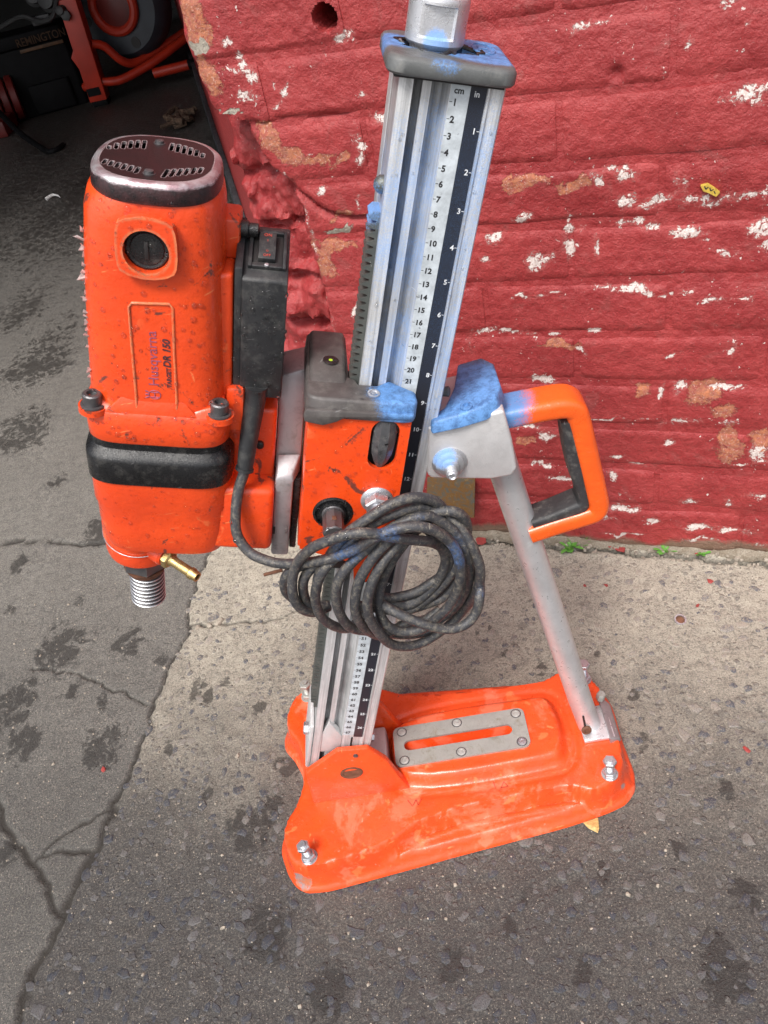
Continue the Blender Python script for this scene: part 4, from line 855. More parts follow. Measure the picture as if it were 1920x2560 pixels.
for i, (x, y) in enumerate(LB):
    hx = .25 if i == 1 else -.15 if i == 0 else 0
    m_ = MB(); ax = (hx * .3, 0, 1); z0 = 4.55
    m_.add(lathe([(.95, 0), (.95, .12), (.4, .12)], (x, y, z0), (0, 0, 1), 24)); m_.add(hexa(.82, .14, .85, (x, y, z0), ax))
    m_.add(lathe([(.36, 0), (.36, 3.0)], (x, y, z0 + .2), ax, 14)); tz = 2.3 if i != 3 else 2.7
    for k in range(int(tz / .16) - 5): m_.add(lathe([(.36, 0), (.42, .05), (.36, .1)], (x + ax[0] * (.9 + k * .16), y, z0 + .9 + k * .16), ax, 14))
    m_.add(hexa(.78, tz, tz + .6, (x, y, z0), ax, 6, .1))
    P_('levelling_bolt', (m_.v, m_.f), M['zinc' if i != 1 else 'slot_plate'], base, smooth=30)
for sgn in (-1, 1):
    poly = [(-2.5, 4.3), (-2.0, 10.2), (2.4, 13.4), (5.9, 13.0), (7.6, 10.2), (8.5, 6.6), (9.4, 4.3)]
    ya, yb = (3.35, 4.0); cen_ = (3, 8)
    b0 = [(x, sgn * (ya), z) for x, z in poly]; b1 = [(x, sgn * (yb + (13.4 - z) * .07), z) for x, z in poly]
    ck = P_('hinge_cheek', hull8(b0, b1, .2, 2), M['orange_base'], base)
P_('hinge_hole', lathe([(1.15, 0), (1.15, .06), (.85, .07), (.8, -.3), (.01, -.3)], (3.2, -4.32, 9.2), (0, -1, .12), 28), M['rust'], base, fn=lambda x, y, z: (3.2 + (x - 3.2) * 1.15, y, 9.2 + (z - 9.2) * .85))
P_('cheek_screw', lathe([(.28, 0), (.28, .12), (.01, .16)], (4.3, -4.1, 12.2), (0, -1, .1), 14), M['darksteel'], base)
P_('foot_block', box(-2.2, 7.2, -3.2, 3.2, 3.6, 6.5, .3), M['alu_cast'], base)
# brace foot
P_('brace_foot', box(30.7, 34.4, -2.5, 2.2, 4.5, 5.0, .12), M['nut_top'], base)
P_('worn_corner', hull8([(33.6, -3.0, 4.4), (35.1, -2.6, 4.0), (35.2, 2.6, 4.0), (33.8, 3.8, 4.4)], [(33.7, -2.9, 5.3), (34.9, -2.5, 4.6), (35.0, 2.4, 4.6), (33.8, 3.6, 5.4)], .15), M['steel_plate'], base)
P_('foot_bolt', hexa(.55, 0, 1.1, (33.9, 2.6, 5.6), (.2, 0, 1)), M['slot_plate'], base)
for pts in ([(8.9, -6.1), (9.4, -7.0)], [(9.5, -6.9), (9.9, -6.2), (10.1, -7.0), (10.6, -6.2)], [(19.2, -5.5), (19.3, -6.3)], [(19.9, -6.4), (20.4, -5.7), (20.8, -6.3), (19.9, -6.4)]):
    V = []; Fc = []
    for (x0, y0), (x1, y1) in zip(pts[:-1], pts[1:]):
        L = math.hypot(x1 - x0, y1 - y0); nx, ny = -(y1 - y0) / L * .035, (x1 - x0) / L * .035; k = len(V); n = 5
        for t in np.linspace(0, 1, n):
            x, y = x0 + (x1 - x0) * t, y0 + (y1 - y0) * t; z = float(base_h(np.array([x]), np.array([y]))[0]) + .05
            V += [(x + nx, y + ny, z), (x - nx, y - ny, z)]
        for m in range(n - 1): Fc.append((k + 2 * m, k + 2 * m + 1, k + 2 * m + 3, k + 2 * m + 2))
    P_('marker_stroke', (V, Fc), M['ink_brown'], base, smooth=0)

# ---------------- column
CP = [(-4.5, -3.15), (-3.62, -3.15), (-3.58, -2.3), (-3.3, -1.75), (-3.02, -2.05), (-3.0, -2.75), (-2.45, -2.75), (-2.4, -2.15), (-2.1, -1.9), (-1.7, -2.1), (-1.42, -2.6), (-1.3, -3.02), (.99, -3.02), (1.0, -3.3), (1.14, -3.3), (1.2, -3.18), (2.0, -3.18), (2.1, -3.05), (2.1, 3.1), (-4.5, 3.1), (-4.5, 1.2), (-4.25, 1.15), (-4.25, .7), (-4.5, .65)]
cv_, cf_ = loft([[(v, y, u) for v, y in CP] for u in (5.6, 83.2)])
col = T_('column', (cv_, cf_), M['alu'], smooth=25)
L0 = 82.8
TOPU = 83.12
T_('centimetre_strip', ([(-1.26, -3.035, 15.3), (-.05, -3.035, 15.3), (-.05, -3.035, TOPU), (-1.26, -3.035, TOPU), (-1.26, -3.0, 15.3), (-.05, -3.0, 15.3), (-.05, -3.0, TOPU), (-1.26, -3.0, TOPU)], [(0, 1, 2, 3), (0, 4, 5, 1), (2, 6, 7, 3)]), M['white_strip'], col, smooth=0)
T_('inch_strip', ([(-.05, -3.04, 15.0), (.98, -3.04, 15.0), (.98, -3.04, TOPU), (-.05, -3.04, TOPU), (-.05, -3.0, 15.0), (.98, -3.0, 15.0), (.98, -3.0, TOPU), (-.05, -3.0, TOPU)], [(0, 1, 2, 3), (0, 4, 5, 1), (2, 6, 7, 3)]), M['black_strip'], col, smooth=0)
def put_text(m_, s, size, v, u, bold=.012, align='LEFT', y=-3.045, mi=0, ext=.004):
    tv, tf = text_mesh(s, size, ext, bold, align); m_.add(([(v + a, y - c, u + b_) for a, b_, c in tv], tf), mi)
for t in range(1, 68):
    u = L0 - t
    if 24 < t < 48: continue
    mw = MB(); mw.add(([(-1.24, -3.042, u - .02), (-1.06, -3.042, u - .02), (-1.06, -3.042, u + .02), (-1.24, -3.042, u + .02)], [(0, 1, 2, 3)]))
    put_text(mw, str(t), .56, -1.03, u - .2, .02, y=-3.042); T_('centimetre_mark', (mw.v, mw.f), M['ink_black'], col, smooth=0)
mw = MB(); put_text(mw, 'cm', .52, -1.05, L0 - .50, .016, y=-3.042); T_('unit_letters', (mw.v, mw.f), M['ink_black'], col, smooth=0)
for k in range(1, 27):
    u = L0 - k * 2.54
    if 12 < k < 16 or 17 < k < 20: continue
    mb = MB(); mb.add(([(.80, -3.047, u - .02), (.96, -3.047, u - .02), (.96, -3.047, u + .02), (.80, -3.047, u + .02)], [(0, 1, 2, 3)]))
    put_text(mb, str(k), .52, .76, u - .18, .01, 'RIGHT', y=-3.047); T_('inch_mark', (mb.v, mb.f), M['ink_white'], col, smooth=0)
mb = MB(); put_text(mb, 'in', .50, .22, L0 - .58, .008, y=-3.047); T_('unit_letters', (mb.v, mb.f), M['ink_white'], col, smooth=0)
rk = [(-4.5, 19.6), (-4.5, 74.3), (-4.95, 74.3)]; u = 74.0
while u > 20.2: rk += [(-5.25, u), (-5.25, u - .14), (-4.72, u - .28), (-4.72, u - .40)]; u -= .6
rk += [(-4.9, 19.6)]
rv, rf = loft([[(v, y, u) for v, u in rk] for y in (-2.5, -.5)])
T_('gear_rack', (rv, rf), M['rack'], col, smooth=20)
T_('rack_bolt', lathe([(.62, 0), (.6, .25), (.42, .5), (.2, .62), (.01, .64)], (-4.5, -1.6, 75.9), (-1, 0, 0), 20), M['rack'], col)
T_('hinge_plate', box(-5.05, -4.55, -3.0, 3.0, 8.6, 16.6, .2), M['alu_cast'], col)
T_('hinge_bolt', hexa(.75, 0, .6, (-5.05, -1.7, 14.6), (-1, 0, 0)), M['zinc'], col)
T_('hinge_bolt', hexa(.6, 0, .5, (2.15, -1.7, 13.2), (1, 0, 0)), M['zinc'], col)
T_('foot_slot', box(-.28, -.08, -3.1, -3.0, 12.2, 14.9, .02), M['hole_dark'], col)
T_('foot_wedge', prism([(-3.6, 15.6), (-3.0, 17.6), (-1.35, 15.0), (-1.35, 12), (-3.7, 12)], -3.05, -2.2, 'y', .02), M['alu_cast'], col)
# end cap with its torn opening, and the socket on top
ec = MB()
def capring(g, u): return [(v, y, u) for v, y in rrect(-5.4 + g, 2.55 - g, -4.15 + g, 3.7 - g, 1.1 - g * .5, 6)]
ec.add(loft([capring(.12, 83.1), capring(0, 83.25), capring(0, 83.85), capring(.14, 84.07), capring(.36, 84.15)], (False, False)))
rr = random.Random(4); hole = [( -2.25 + (2.1 + rr.uniform(-.3, .35) + (.7 if -.9 < a < .2 else 0)) * math.cos(a) * 1.06, .1 + (2.05 + rr.uniform(-.25, .4)) * math.sin(a)) for a in np.linspace(-3.14, 3.14, 41)[:-1]]
ec.add(plate([(v, y) for v, y, _ in capring(.36, 0)], [hole], 83.6, 84.15, 'z'))
T_('end_cap', (ec.v, ec.f), M['capgrey'], col, smooth=40)
T_('torn_edge', tube([(a + rr.uniform(-.07, .07), b_ + rr.uniform(-.07, .07), 84.08 + rr.uniform(-.12, .1)) for a, b_ in hole + [hole[0]]], .13, 6), M['black'], col)
T_('cap_inside', box(-4.9, 1.9, -3.6, 3.2, 82.9, 83.2, .05), M['hole_dark'], col)
m_ = MB(); el = [(1.05 + .72 * math.cos(t), .9 + 1.5 * math.sin(t)) for t in np.linspace(0, 6.283, 37)[:-1]]
m_.add(tube([(a, b_, 84.16) for a, b_ in el] + [(el[0][0], el[0][1], 84.16)], .06, 6)); m_.add(tube([(.75, .2, 84.16), (.75, 1.6, 84.16)], .055, 6)); m_.add(tube([(1.35, .2, 84.16), (1.35, 1.6, 84.16)], .055, 6)); m_.add(tube([(.75, .9, 84.16), (1.35, .9, 84.16)], .055, 6))
T_('emblem', (m_.v, m_.f), M['capgrey'], col)
prof = [(1.5, 83.2), (1.5, 84.1), (1.72, 84.25), (1.86, 84.45)] + [(1.86, 84.45 + k * .1) for k in range(1, 24)] + [(1.80, 86.92), (1.6, 87.05), (1.1, 87.08), (1.05, 86.7), (.01, 86.7)]
nv, nf = lathe(prof, (-2.3, 0, 0), (0, 0, 1), 72)
def flat(p):
    v, y, u = p
    if abs(v + 2.45) < 1.05 and 84.8 < u < 86.45 and y < 0: y = max(y, -1.45)
    return (v, y, u)
T_('top_socket', ([flat(p) for p in nv], nf), M['nut_top'], col, smooth=28)

# ---------------- carriage
front = [(-8.3, 59.7), (-.45, 60.4), (-.35, 52.6), (-.35, 42.4), (-3.0, 42.2), (-3.3, 44.6), (-8.1, 46.0)]
car = T_('carriage', plate(front, [stadium(-3.42, -1.2, 55.0, 59.75, 10), ring(-5.6, 50.2, 1.68, n=36)], -5.55, -5.05, 'y'), M['orange_carr'], smooth=30)
T_('side_plate', box(-8.28, -7.9, -5.05, 4.6, 45.8, 59.7, .12), M['orange_carr'], car)
T_('dark_gap_fill', box(-7.85, -5.3, -4.6, 4.0, 46, 59.5, .1), M['hole_dark'], car); T_('dark_gap_fill', box(-5.25, -.5, -4.3, -3.3, 42.6, 59.9, .1), M['hole_dark'], car)  # black fill standing in for the shade behind the front plate
T_('bearing_ring', lathe([(1.66, -.7), (1.66, .05), (1.5, .12), (1.42, -.1), (1.15, -.1), (1.1, .15), (.98, .18), (.96, -.3), (.01, -.3)], (-5.6, -5.55, 50.2), (0, -1, 0), 36), M['black'], car)
sh = MB(); sh.add(lathe([(.95, -.8), (.95, .25), (.86, .32), (.86, .5), (.01, .5)], (-5.6, -5.55, 50.2), (0, -1, 0), 28)); sh.add(hexa(.88, .2, 2.7, (-5.6, -5.55, 50.2), (0, -1, 0), 8, .1))
T_('drive_shaft', (sh.v, sh.f), M['darksteel'], car); T_('shaft_hole', box(-5.78, -5.42, -7.4, -6.9, 50.95, 51.1, .03), M['rust'], car)
fn_ = MB(); fn_.add(lathe([(1.32, 0), (1.34, .1), (1.2, .22), (1.05, .3), (.9, .3)], (-2.15, -5.55, 51.9), (0, -1, 0), 36)); fn_.add(hexa(1.08, .25, 1.25, (-2.15, -5.55, 51.9), (0, -1, 0), 6, .12)); fn_.add(lathe([(.55, 1.2), (.55, 2.0), (.45, 2.1), (.01, 2.1)], (-2.15, -5.55, 51.9), (0, -1, 0), 20))
for k in range(7): fn_.add(lathe([(.5, 0), (.62, .05), (.5, .1)], (-2.15, -6.85 - k * .11, 51.9), (0, -1, 0), 18))
T_('flange_nut', (fn_.v, fn_.f), M['zinc'], car, smooth=28)
T_('lock_knob', lathe([(.28, 54.95), (.62, 55.6), (.92, 56.5), (1.02, 57.4), (1.0, 58.6), (.8, 59.6), (.4, 59.9)], (-2.3, -4.95, 0), (0, 0, 1), 9), M['knob'], car, smooth=12)
T_('knob_mark', lathe([(.16, 0), (.13, .03), (.09, -.02), (.01, -.02)], (-2.15, -5.98, 57.8), (0, -1, 0), 16), M['black'], car)
cp = [(-8.7, -5.0), (-8.3, -5.75), (-7.6, -5.95), (-1.0, -5.95), (-.35, -5.75), (-.15, -5.2), (-.2, -3.7), (-1.0, -3.2), (-2.2, -2.35), (-3.2, -3.2), (-4.6, -3.2), (-4.75, -2.6), (-5.3, -2.3), (-5.35, 4.2), (-7.8, 4.8), (-8.7, 4.0)]
cov = T_('carriage_cover', hull8([(v, y, 59.75) for v, y in cp], [(v + (.12 if v < -8 else 0), y + (.35 if y < -5 else 0), 61.35) for v, y in cp], .25, 3), M['cover'])
T_('cover_tower', hull8([(-8.5, -3.9, 61.1), (-5.45, -3.9, 61.1), (-5.45, 4.2, 61.2), (-8.5, 4.2, 61.2)], [(-8.25, -2.4, 61.75), (-5.6, -2.4, 61.75), (-5.6, 3.6, 62.0), (-8.25, 3.6, 62.0)], .35, 3), M['cover'], cov)
T_('cover_lip', prism([(-8.72, 59.9), (-8.62, 59.4), (-7.2, 59.15), (-6.2, 59.55), (-5.6, 59.95), (-.4, 60.2), (-.4, 60.7), (-8.6, 60.5)], -6.05, -5.56, 'y', .15), M['cover'], cov)
T_('cover_screw', lathe([(.5, -.12), (.48, .1), (.36, .12), (.34, 0), (.2, 0), (.18, .1), (.01, .1)], (-3.5, -4.5, 61.35), (0, -.1, 1), 20), M['zinc'], cov)
T_('spirit_level', lathe([(.5, 0), (.48, .08), (.4, .12), (.3, .12), (.01, .14)], (-6.75, -1.0, 61.82), (0, -.1, 1), 24), M['green_level'], cov)
T_('level_ring', lathe([(.5, 0), (.62, .1), (.5, .13)], (-6.75, -1.0, 61.82), (0, -.1, 1), 24), M['black'], cov)
T_('guide_block', box(-8.9, -8.32, -2.5, 3, 43.2, 51.2, .15), M['black'], car)
# ---------------- steel mounting plate between gearbox and carriage
mp = T_('mounting_plate', box(-10.5, -8.95, -3.25, 4.5, 42.9, 51.4, .25), M['steel_plate'])
T_('upper_plate', hull8([(-10.6, -1.6, 51.2), (-8.4, -1.6, 51.2), (-8.4, 4.6, 51.2), (-10.6, 4.6, 51.2)], [(-10.6, .6, 59.2), (-8.4, .8, 60.0), (-8.4, 4.6, 60.0), (-10.6, 4.6, 59.2)], .3), M['steel_plate'], mp)
T_('plate_ledge', hull8([(-10.5, -3.2, 51.3), (-8.95, -3.2, 51.3), (-8.4, -1.5, 51.3), (-10.5, -1.5, 51.3)], [(-10.4, -2.9, 51.8), (-9.1, -2.9, 51.9), (-8.5, -1.4, 53.0), (-10.4, -1.4, 52.8)], .12), M['steel_plate'], mp)
T_('plate_notch', box(-10.52, -10.25, -3.3, -3.2, 45.5, 46.3, .02), M['hole_dark'], mp)
T_('locating_pin', tube([(-9.4, -4.5, 42.3), (-11.0, -4.5, 41.6)], .16, 8), M['rust'], mp)

# ---------------- motor
BODY = [(74.35, -19.35, 4.15, -.3, 4.72, 2.7), (74.0, -19.4, 4.35, -.25, 4.82, 3.0), (73.0, -19.47, 4.52, -.15, 4.95, 3.4), (70, -19.55, 4.7, 0, 5.0, 3.8), (65, -19.62, 4.92, 0, 5.0, 4.0), (61, -19.65, 5.05, 0, 5.0, 4.0), (59.9, -19.65, 5.1, 0, 5.02, 4.0), (58.9, -19.65, 5.12, 0, 5.05, 4.0), (58.0, -19.5, 5.05, 0, 5.1, 4.0), (57.5, -19.5, 5.05, 0, 5.1, 4.0)]
def sec(cv, hv, cy, hy, p, u, n=72): return [(a, b_, u) for a, b_ in ring(cv, cy, hv, hy, n, p)]
mot = T_('motor_housing', loft([sec(cv, hv, cy, hy, p, u) for u, cv, hv, cy, hy, p in BODY]), M['orange'], smooth=40)
def body_y(v, u):
    us = [b_[0] for b_ in BODY][::-1]; g_ = lambda i: np.interp(u, us, [b_[i] for b_ in BODY][::-1])
    k = min(.999, abs((v - g_(1)) / g_(2))); return float(g_(3) - g_(4) * (1 - k ** g_(5)) ** (1 / g_(5)))
cvc, cyc = -19.3, -.4
T_('vent_cap_rim', loft([sec(cvc, hv, cyc, hy, 2.6, u) for u, hv, hy in ((74.25, 4.12, 4.8), (74.4, 4.2, 4.88), (75.1, 4.16, 4.86), (75.42, 4.08, 4.78), (75.6, 3.88, 4.58), (75.64, 3.6, 4.3))], (False, False)), M['caprim'], mot, smooth=50)
sl = []
def slot(v, y0, y1, sk=.1):
    v, y0, y1 = cvc + (v - cvc) * .84, cyc + (y0 - cyc) * .8, cyc + (y1 - cyc) * .8
    o = stadium(v - .13, v + .13, y0, y1, 3); sl.append([(a + (b_ - y0) * sk, b_) for a, b_ in o])
for i in range(6):
    slot(-23.2 + .5 * i, min(.3 + .25 * i, 1.3), 1.2 + [0, .9, 1.5, 1.9, 2.2, 2.35][i], -.08); slot(-18.6 + .51 * i, [1.6, 1.4, 1.2, 1.0, .9, .7][i], [3.6, 3.55, 3.3, 3.0, 2.6, 1.9][i], -.03)
    slot(-23.0 + .51 * i, -3.3 - .26 * i, -2.1 - .2 * i, .06); slot(-18.4 + .49 * i, -4.9 + .36 * i, -2.9 + .26 * i, .08)
tp = T_('vent_cap_top', plate([(a, b_) for a, b_, _ in sec(cvc, 3.62, cyc, 4.32, 2.6, 0)], sl, 75.45, 75.64, 'z'), M['endcap'], mot, smooth=30)
T_('fan_chamber', loft([sec(cvc, 3.7, cyc, 4.4, 2.6, u) for u in (74.36, 74.5)]), M['jack_red'], mot)
for v, y in ((-19.6, 2.5), (-19.45, -3.5)): T_('cap_screw', lathe([(.42, 0), (.42, .04), (.3, .05), (.3, .2), (.15, .26), (.01, .26)], (v, y, 75.63), (0, 0, 1), 18), M['darksteel'], mot)
yb_ = -4.95
bp_ = chaikin([(-21.45, 72.6), (-21.2, 73.35), (-19.5, 73.75), (-17.9, 73.4), (-17.6, 72.6), (-17.55, 70.6), (-17.9, 69.8), (-19.5, 69.45), (-21.2, 69.8), (-21.5, 70.6)], 1)
bb = MB(); hl = ring(-19.55, 71.35, 1.46, n=36)
bb.add(plate(bp_, [hl], -5.75, -4.2, 'y'))
T_('brush_boss', (bb.v, bb.f), M['orange_worn'], mot, smooth=30)
T_('brush_cap_face', lathe([(1.45, 0), (1.3, .1), (1.12, .05), (1.05, .12), (.01, .16)], (-19.55, -5.05, 71.35), (0, -1, 0), 32), M['black'], mot); T_('brush_slot', box(-19.72, -19.45, -5.3, -5.15, 70.7, 71.9, .03), M['hole_dark'], mot)
fr = MB()
def fpath(P): return [(v, body_y(v, u) - .02, u) for v, u in P]
NP = [(-20.95, 58.9), (-20.95, 60.5), (-21.0, 64), (-21.0, 67.1), (-20.8, 67.4), (-18.3, 67.55), (-18.1, 67.3), (-18.1, 64), (-18.05, 60.5), (-18.05, 58.9)]
fr.add(tube(fpath(NP), .1, 8))
T_('nameplate_frame', (fr.v, fr.f), M['orange_worn'], mot)
def name_text(s, size, v, u, mat, nm_, bold=0.0, shear=0.0, space=1.0, ol=False):
    tv, tf = text_mesh(s, size, .012, bold, 'LEFT', shear, space)
    V = [(v - b_, body_y(v - b_, u + a) - .03 - c, u + a) for a, b_, c in tv]
    return T_(nm_, (V, tf), mat, mot, smooth=0)
name_text('Husqvarna', 1.04, -19.28, 60.95, M['ink_purple'], 'brand_lettering', -.002)
name_text('DR 150', .72, -18.38, 62.55, M['ink_dark'], 'type_lettering', .02, .2); name_text('TARGET', .44, -18.38, 60.9, M['ink_dark'], 'type_lettering', .012)
m_ = MB(); cx_, cu_ = -19.6, 60.2
m_.add(tube([(cx_ + .42 * math.cos(t), body_y(cx_, cu_) - .02, cu_ + .36 * math.sin(t)) for t in np.linspace(0, 6.283, 25)], .035, 5))
for a in (-.2, .2): m_.add(tube([(cx_ - .26, body_y(cx_, cu_) - .02, cu_ + a), (cx_ + .26, body_y(cx_, cu_) - .02, cu_ + a)], .035, 5))
m_.add(tube([(cx_, body_y(cx_, cu_) - .02, cu_ - .2), (cx_, body_y(cx_, cu_) - .02, cu_ + .2)], .035, 5))
for a in (-.3, 0, .3): m_.add(tube([(cx_ - .42, body_y(cx_, cu_) - .02, cu_ + a * .7), (cx_ - .66, body_y(cx_ - .6, cu_) - .02, cu_ + a)], .05, 5))
T_('logo', (m_.v, m_.f), M['ink_purple'], mot)
# right-hand lugs that carry the switch box
T_('switch_lug', hull8([(-15.8, -3.4, 57.2), (-14.15, -3.0, 57.2), (-14.15, 3, 57.2), (-15.8, 3.4, 57.2)], [(-15.9, -3.3, 69.0), (-14.2, -2.9, 69.2), (-14.2, 3, 69.2), (-15.9, 3.4, 69.0)], .3, 3), M['orange'], mot)
T_('switch_lug', box(-15.6, -13.9, -.4, 2.8, 69.1, 72.0, .3), M['orange'], mot)
T_('lug_bolt', lathe([(.62, -13.9), (.62, -13.4), (.5, -13.3), (.5, -12.7), (.3, -12.6)], (0, .6, 71.0), (1, 0, 0), 18), M['black'], mot)
# flange (skirt), black band, gearbox
def band(rows, p=4.2): return loft([sec(cv, hv, cy, hy, p, u) for u, cv, hv, cy, hy in rows])
skt = T_('motor_flange', band([(55.75, -19.6, 5.3, 0, 5.3), (55.95, -19.6, 5.45, 0, 5.42), (57.0, -19.6, 5.5, 0, 5.45), (58.3, -19.6, 5.45, 0, 5.42), (58.55, -19.6, 5.3, 0, 5.25)], 5.5), M['orange'], smooth=40)
T_('flange_ramp', hull8([(-23.4, -5.3, 58.4), (-16.4, -5.3, 58.4), (-16.4, -3.4, 58.4), (-23.4, -3.4, 58.4)], [(-21.6, -4.85, 60.3), (-18.0, -4.85, 60.3), (-18.0, -3.4, 60.3), (-21.6, -3.4, 60.3)], .15), M['orange'], skt)
for s_ in (-1, 1):
    T_('flange_ramp', hull8([(-19.6 + s_ * 2.2, -5.36, 58.45), (-19.6 + s_ * 5.2, -5.2, 58.45), (-19.6 + s_ * 5.2, -3, 58.45), (-19.6 + s_ * 2.2, -3, 58.45)], [(-19.6 + s_ * 2.2, -4.9, 58.7), (-19.6 + s_ * 4.9, -4.6, 59.5), (-19.6 + s_ * 4.9, -3, 59.5), (-19.6 + s_ * 2.2, -3, 58.7)], .1), M['orange'], skt)
T_('flange_ear', box(-14.6, -13.2, -3.4, 2.5, 56.2, 60.2, .3), M['orange'], skt)
for v in (-24.15, -14.95):
    m_ = MB(); m_.add(lathe([(.9, 0), (.9, .16), (.7, .18)], (v, -4.75, 58.75), (0, 0, 1), 24)); m_.add(lathe([(.66, .15), (.7, .25), (.7, .95), (.6, 1.05), (.38, 1.05), (.36, .7), (.01, .7)], (v, -4.75, 58.75), (0, 0, 1), 24))
    T_('cap_bolt', (m_.v, m_.f), M['darksteel'], skt, smooth=30)
    T_('bolt_seat', lathe([(1.1, 0), (1.1, .5)], (v, -4.6, 58.2), (0, 0, 1), 24), M['orange'], skt)
T_('cooling_band', band([(51.7, -19.72, 5.72, 0, 5.32), (51.8, -19.72, 5.78, 0, 5.40), (53.9, -19.72, 5.80, 0, 5.44), (54.15, -19.72, 5.73, 0, 5.36), (54.4, -19.72, 5.55, 0, 5.15), (54.75, -19.72, 5.33, 0, 4.75), (55.8, -19.72, 5.28, 0, 4.7)], 5.2), M['black'], smooth=40)
gb = T_('gearbox', band([(43.4, -19.65, 4.68, 0, 4.0), (43.7, -19.65, 5.08, 0, 4.5), (44.6, -19.65, 5.28, 0, 4.8), (46.5, -19.65, 5.53, 0, 4.95), (48.5, -19.65, 5.63, 0, 5.0), (48.9, -19.65, 5.78, 0, 5.1), (51.9, -19.65, 5.80, 0, 5.25)], 4.2), M['orange'], smooth=40)
T_('gearbox_arm', box(-16.0, -10.5, -4.2, 4.2, 44.2, 51.0, .55, 3), M['orange'], gb); T_('gearbox_arm', box(-15.5, -10.62, -2.0, 4.2, 50.8, 57.6, .4, 3), M['orange'], gb)
T_('arm_screw', lathe([(.35, 0), (.35, .3), (.2, .38), (.01, .38)], (-11.9, -2.0, 54.2), (0, -1, 0), 14), M['black'], gb)
T_('spindle_collar', lathe([(2.6, 40.0), (3.05, 40.25), (3.2, 40.8), (3.25, 42.3), (3.35, 42.4), (3.35, 44)], (-22.3, 0, 0), (0, 0, 1), 48), M['orange'], gb, smooth=40)
T_('wire_ring', tube([(-22.3 + 3.38 * math.cos(t), 3.38 * math.sin(t), 42.2 + .25 * math.cos(t * 2)) for t in np.linspace(3.0, 5.9, 24)], .035, 6), M['zinc'], gb)
sp = MB(); sp.add(hexa(2.05, 37.9, 40.1, (-22.25, 0, 0), (0, 0, 1), 6, .15), 0); sp.add(lathe([(1.7, 37.3), (1.95, 37.9)], (-22.2, 0, 0), (0, 0, 1), 32), 1)
sp.add(lathe([(1.35, 33.4), (1.4, 37.8)], (-22.1, 0, 0), (0, 0, 1), 40), 0)
for k in range(9): u = 33.35 + k * .48; sp.add(lathe([(1.4, u), (1.6, u + .16), (1.6, u + .26), (1.4, u + .42)], (-22.1, 0, 0), (0, 0, 1), 40), 0)
P_('spindle', (sp.v, sp.f), None, gb, fn=tool, mats=[M['darksteel'], M['rust']], fmat=sp.m, smooth=40)
th_ = MB()
for k in range(9): u = 33.35 + k * .48; th_.add(lathe([(1.58, u + .14), (1.63, u + .18), (1.63, u + .24), (1.58, u + .28)], (-22.1, 0, 0), (0, 0, 1), 40))
T_('spindle_thread', (th_.v, th_.f), M['zinc'], gb)
d_ = (1.6, -1.15, -.15); o_ = Vector((-20.4, -2.6, 42.0)); dn = Vector(d_).normalized()
T_('inlet_boss', lathe([(1.0, -.8), (1.0, .6), (.85, .8)], tuple(o_), d_, 24), M['orange'], gb)
nz = MB(); nz.add(hexa(.92, .8, 1.5, tuple(o_), d_)); nz.add(lathe([(.62, 1.5), (.5, 1.7), (.46, 2.0), (.46, 3.6), (.56, 3.7), (.56, 3.95), (.48, 4.15), (.46, 4.5), (.3, 4.5), (.28, 3.8), (.01, 3.8)], tuple(o_), d_, 24))
T_('water_inlet', (nz.v, nz.f), M['brass'], gb, smooth=28)
# torn label on the far left of the motor
rr = random.Random(9); m_ = MB()
for k in range(30):
    u = 71.6 - k * .4 - rr.uniform(0, .3); y = rr.uniform(-3.9, -2.2); v = -19.45 - np.interp(u, [60, 65, 70], [4.95, 4.78, 4.55]) ; ln = rr.uniform(.05, .26) + (.35 if k in (2, 4, 9, 13) else 0)
    a = (v + .15, y, u); b_ = (v + .15, y + .35, u - .35); c = (v - ln, y - .3 + rr.uniform(-.2, .2), u + rr.uniform(-.1, .4)); d = (v - ln * .5, y - .2, u + .35)
    m_.add(([a, b_, c, d], [(0, 1, 2), (0, 2, 3)]))
T_('torn_label', (m_.v, m_.f), M['paper'], mot, smooth=0)
# ---------------- switch box
pr = [(-3.0, 59.3), (-3.0, 68.85), (-2.75, 69.05), (1.2, 70.6), (2.5, 70.6), (2.5, 59.3)]
sw = T_('switch_box', prism(pr, -13.6, -10.4, 'x', .14), M['switch']); T_('box_flange', hull8([(-14.12, -2.85, 59.4), (-13.55, -2.85, 59.4), (-13.55, 2.4, 59.4), (-14.12, 2.4, 59.4)], [(-14.12, -2.85, 69.6), (-13.55, -2.85, 69.6), (-13.55, 2.4, 71.2), (-14.12, 2.4, 71.2)], .12), M['switch'], sw)
def slope(v, t, h=0): # a point on the sloping top face
    y, u = -3 + 4.2 * t, 68.95 + 1.65 * t; return (v, y - .366 * h, u + .93 * h)
def spanel(v0, v1, t0, t1, h0, h1, r=.05): return hull8([slope(v0, t0, h0), slope(v1, t0, h0), slope(v1, t1, h0), slope(v0, t1, h0)], [slope(v0, t0, h1), slope(v1, t0, h1), slope(v1, t1, h1), slope(v0, t1, h1)], r)
for a in ((-13.25, -12.98, .22, 1.02), (-10.85, -10.6, .22, 1.02), (-12.98, -10.85, .95, 1.02), (-12.98, -10.85, .22, .30)): T_('switch_frame', spanel(*a, -.1, .3), M['switch'], sw)
T_('switch_well', spanel(-12.95, -10.87, .31, .94, -.05, .06, .02), M['hole_dark'], sw)
rkr = T_('rocker', hull8([slope(-12.6, .36, 0), slope(-11.35, .36, 0), slope(-11.35, .9, 0), slope(-12.6, .9, 0)], [slope(-12.58, .37, .42), slope(-11.37, .37, .42), slope(-11.37, .89, .62), slope(-12.58, .89, .62)], .06), M['switch'], sw)
m_ = MB()
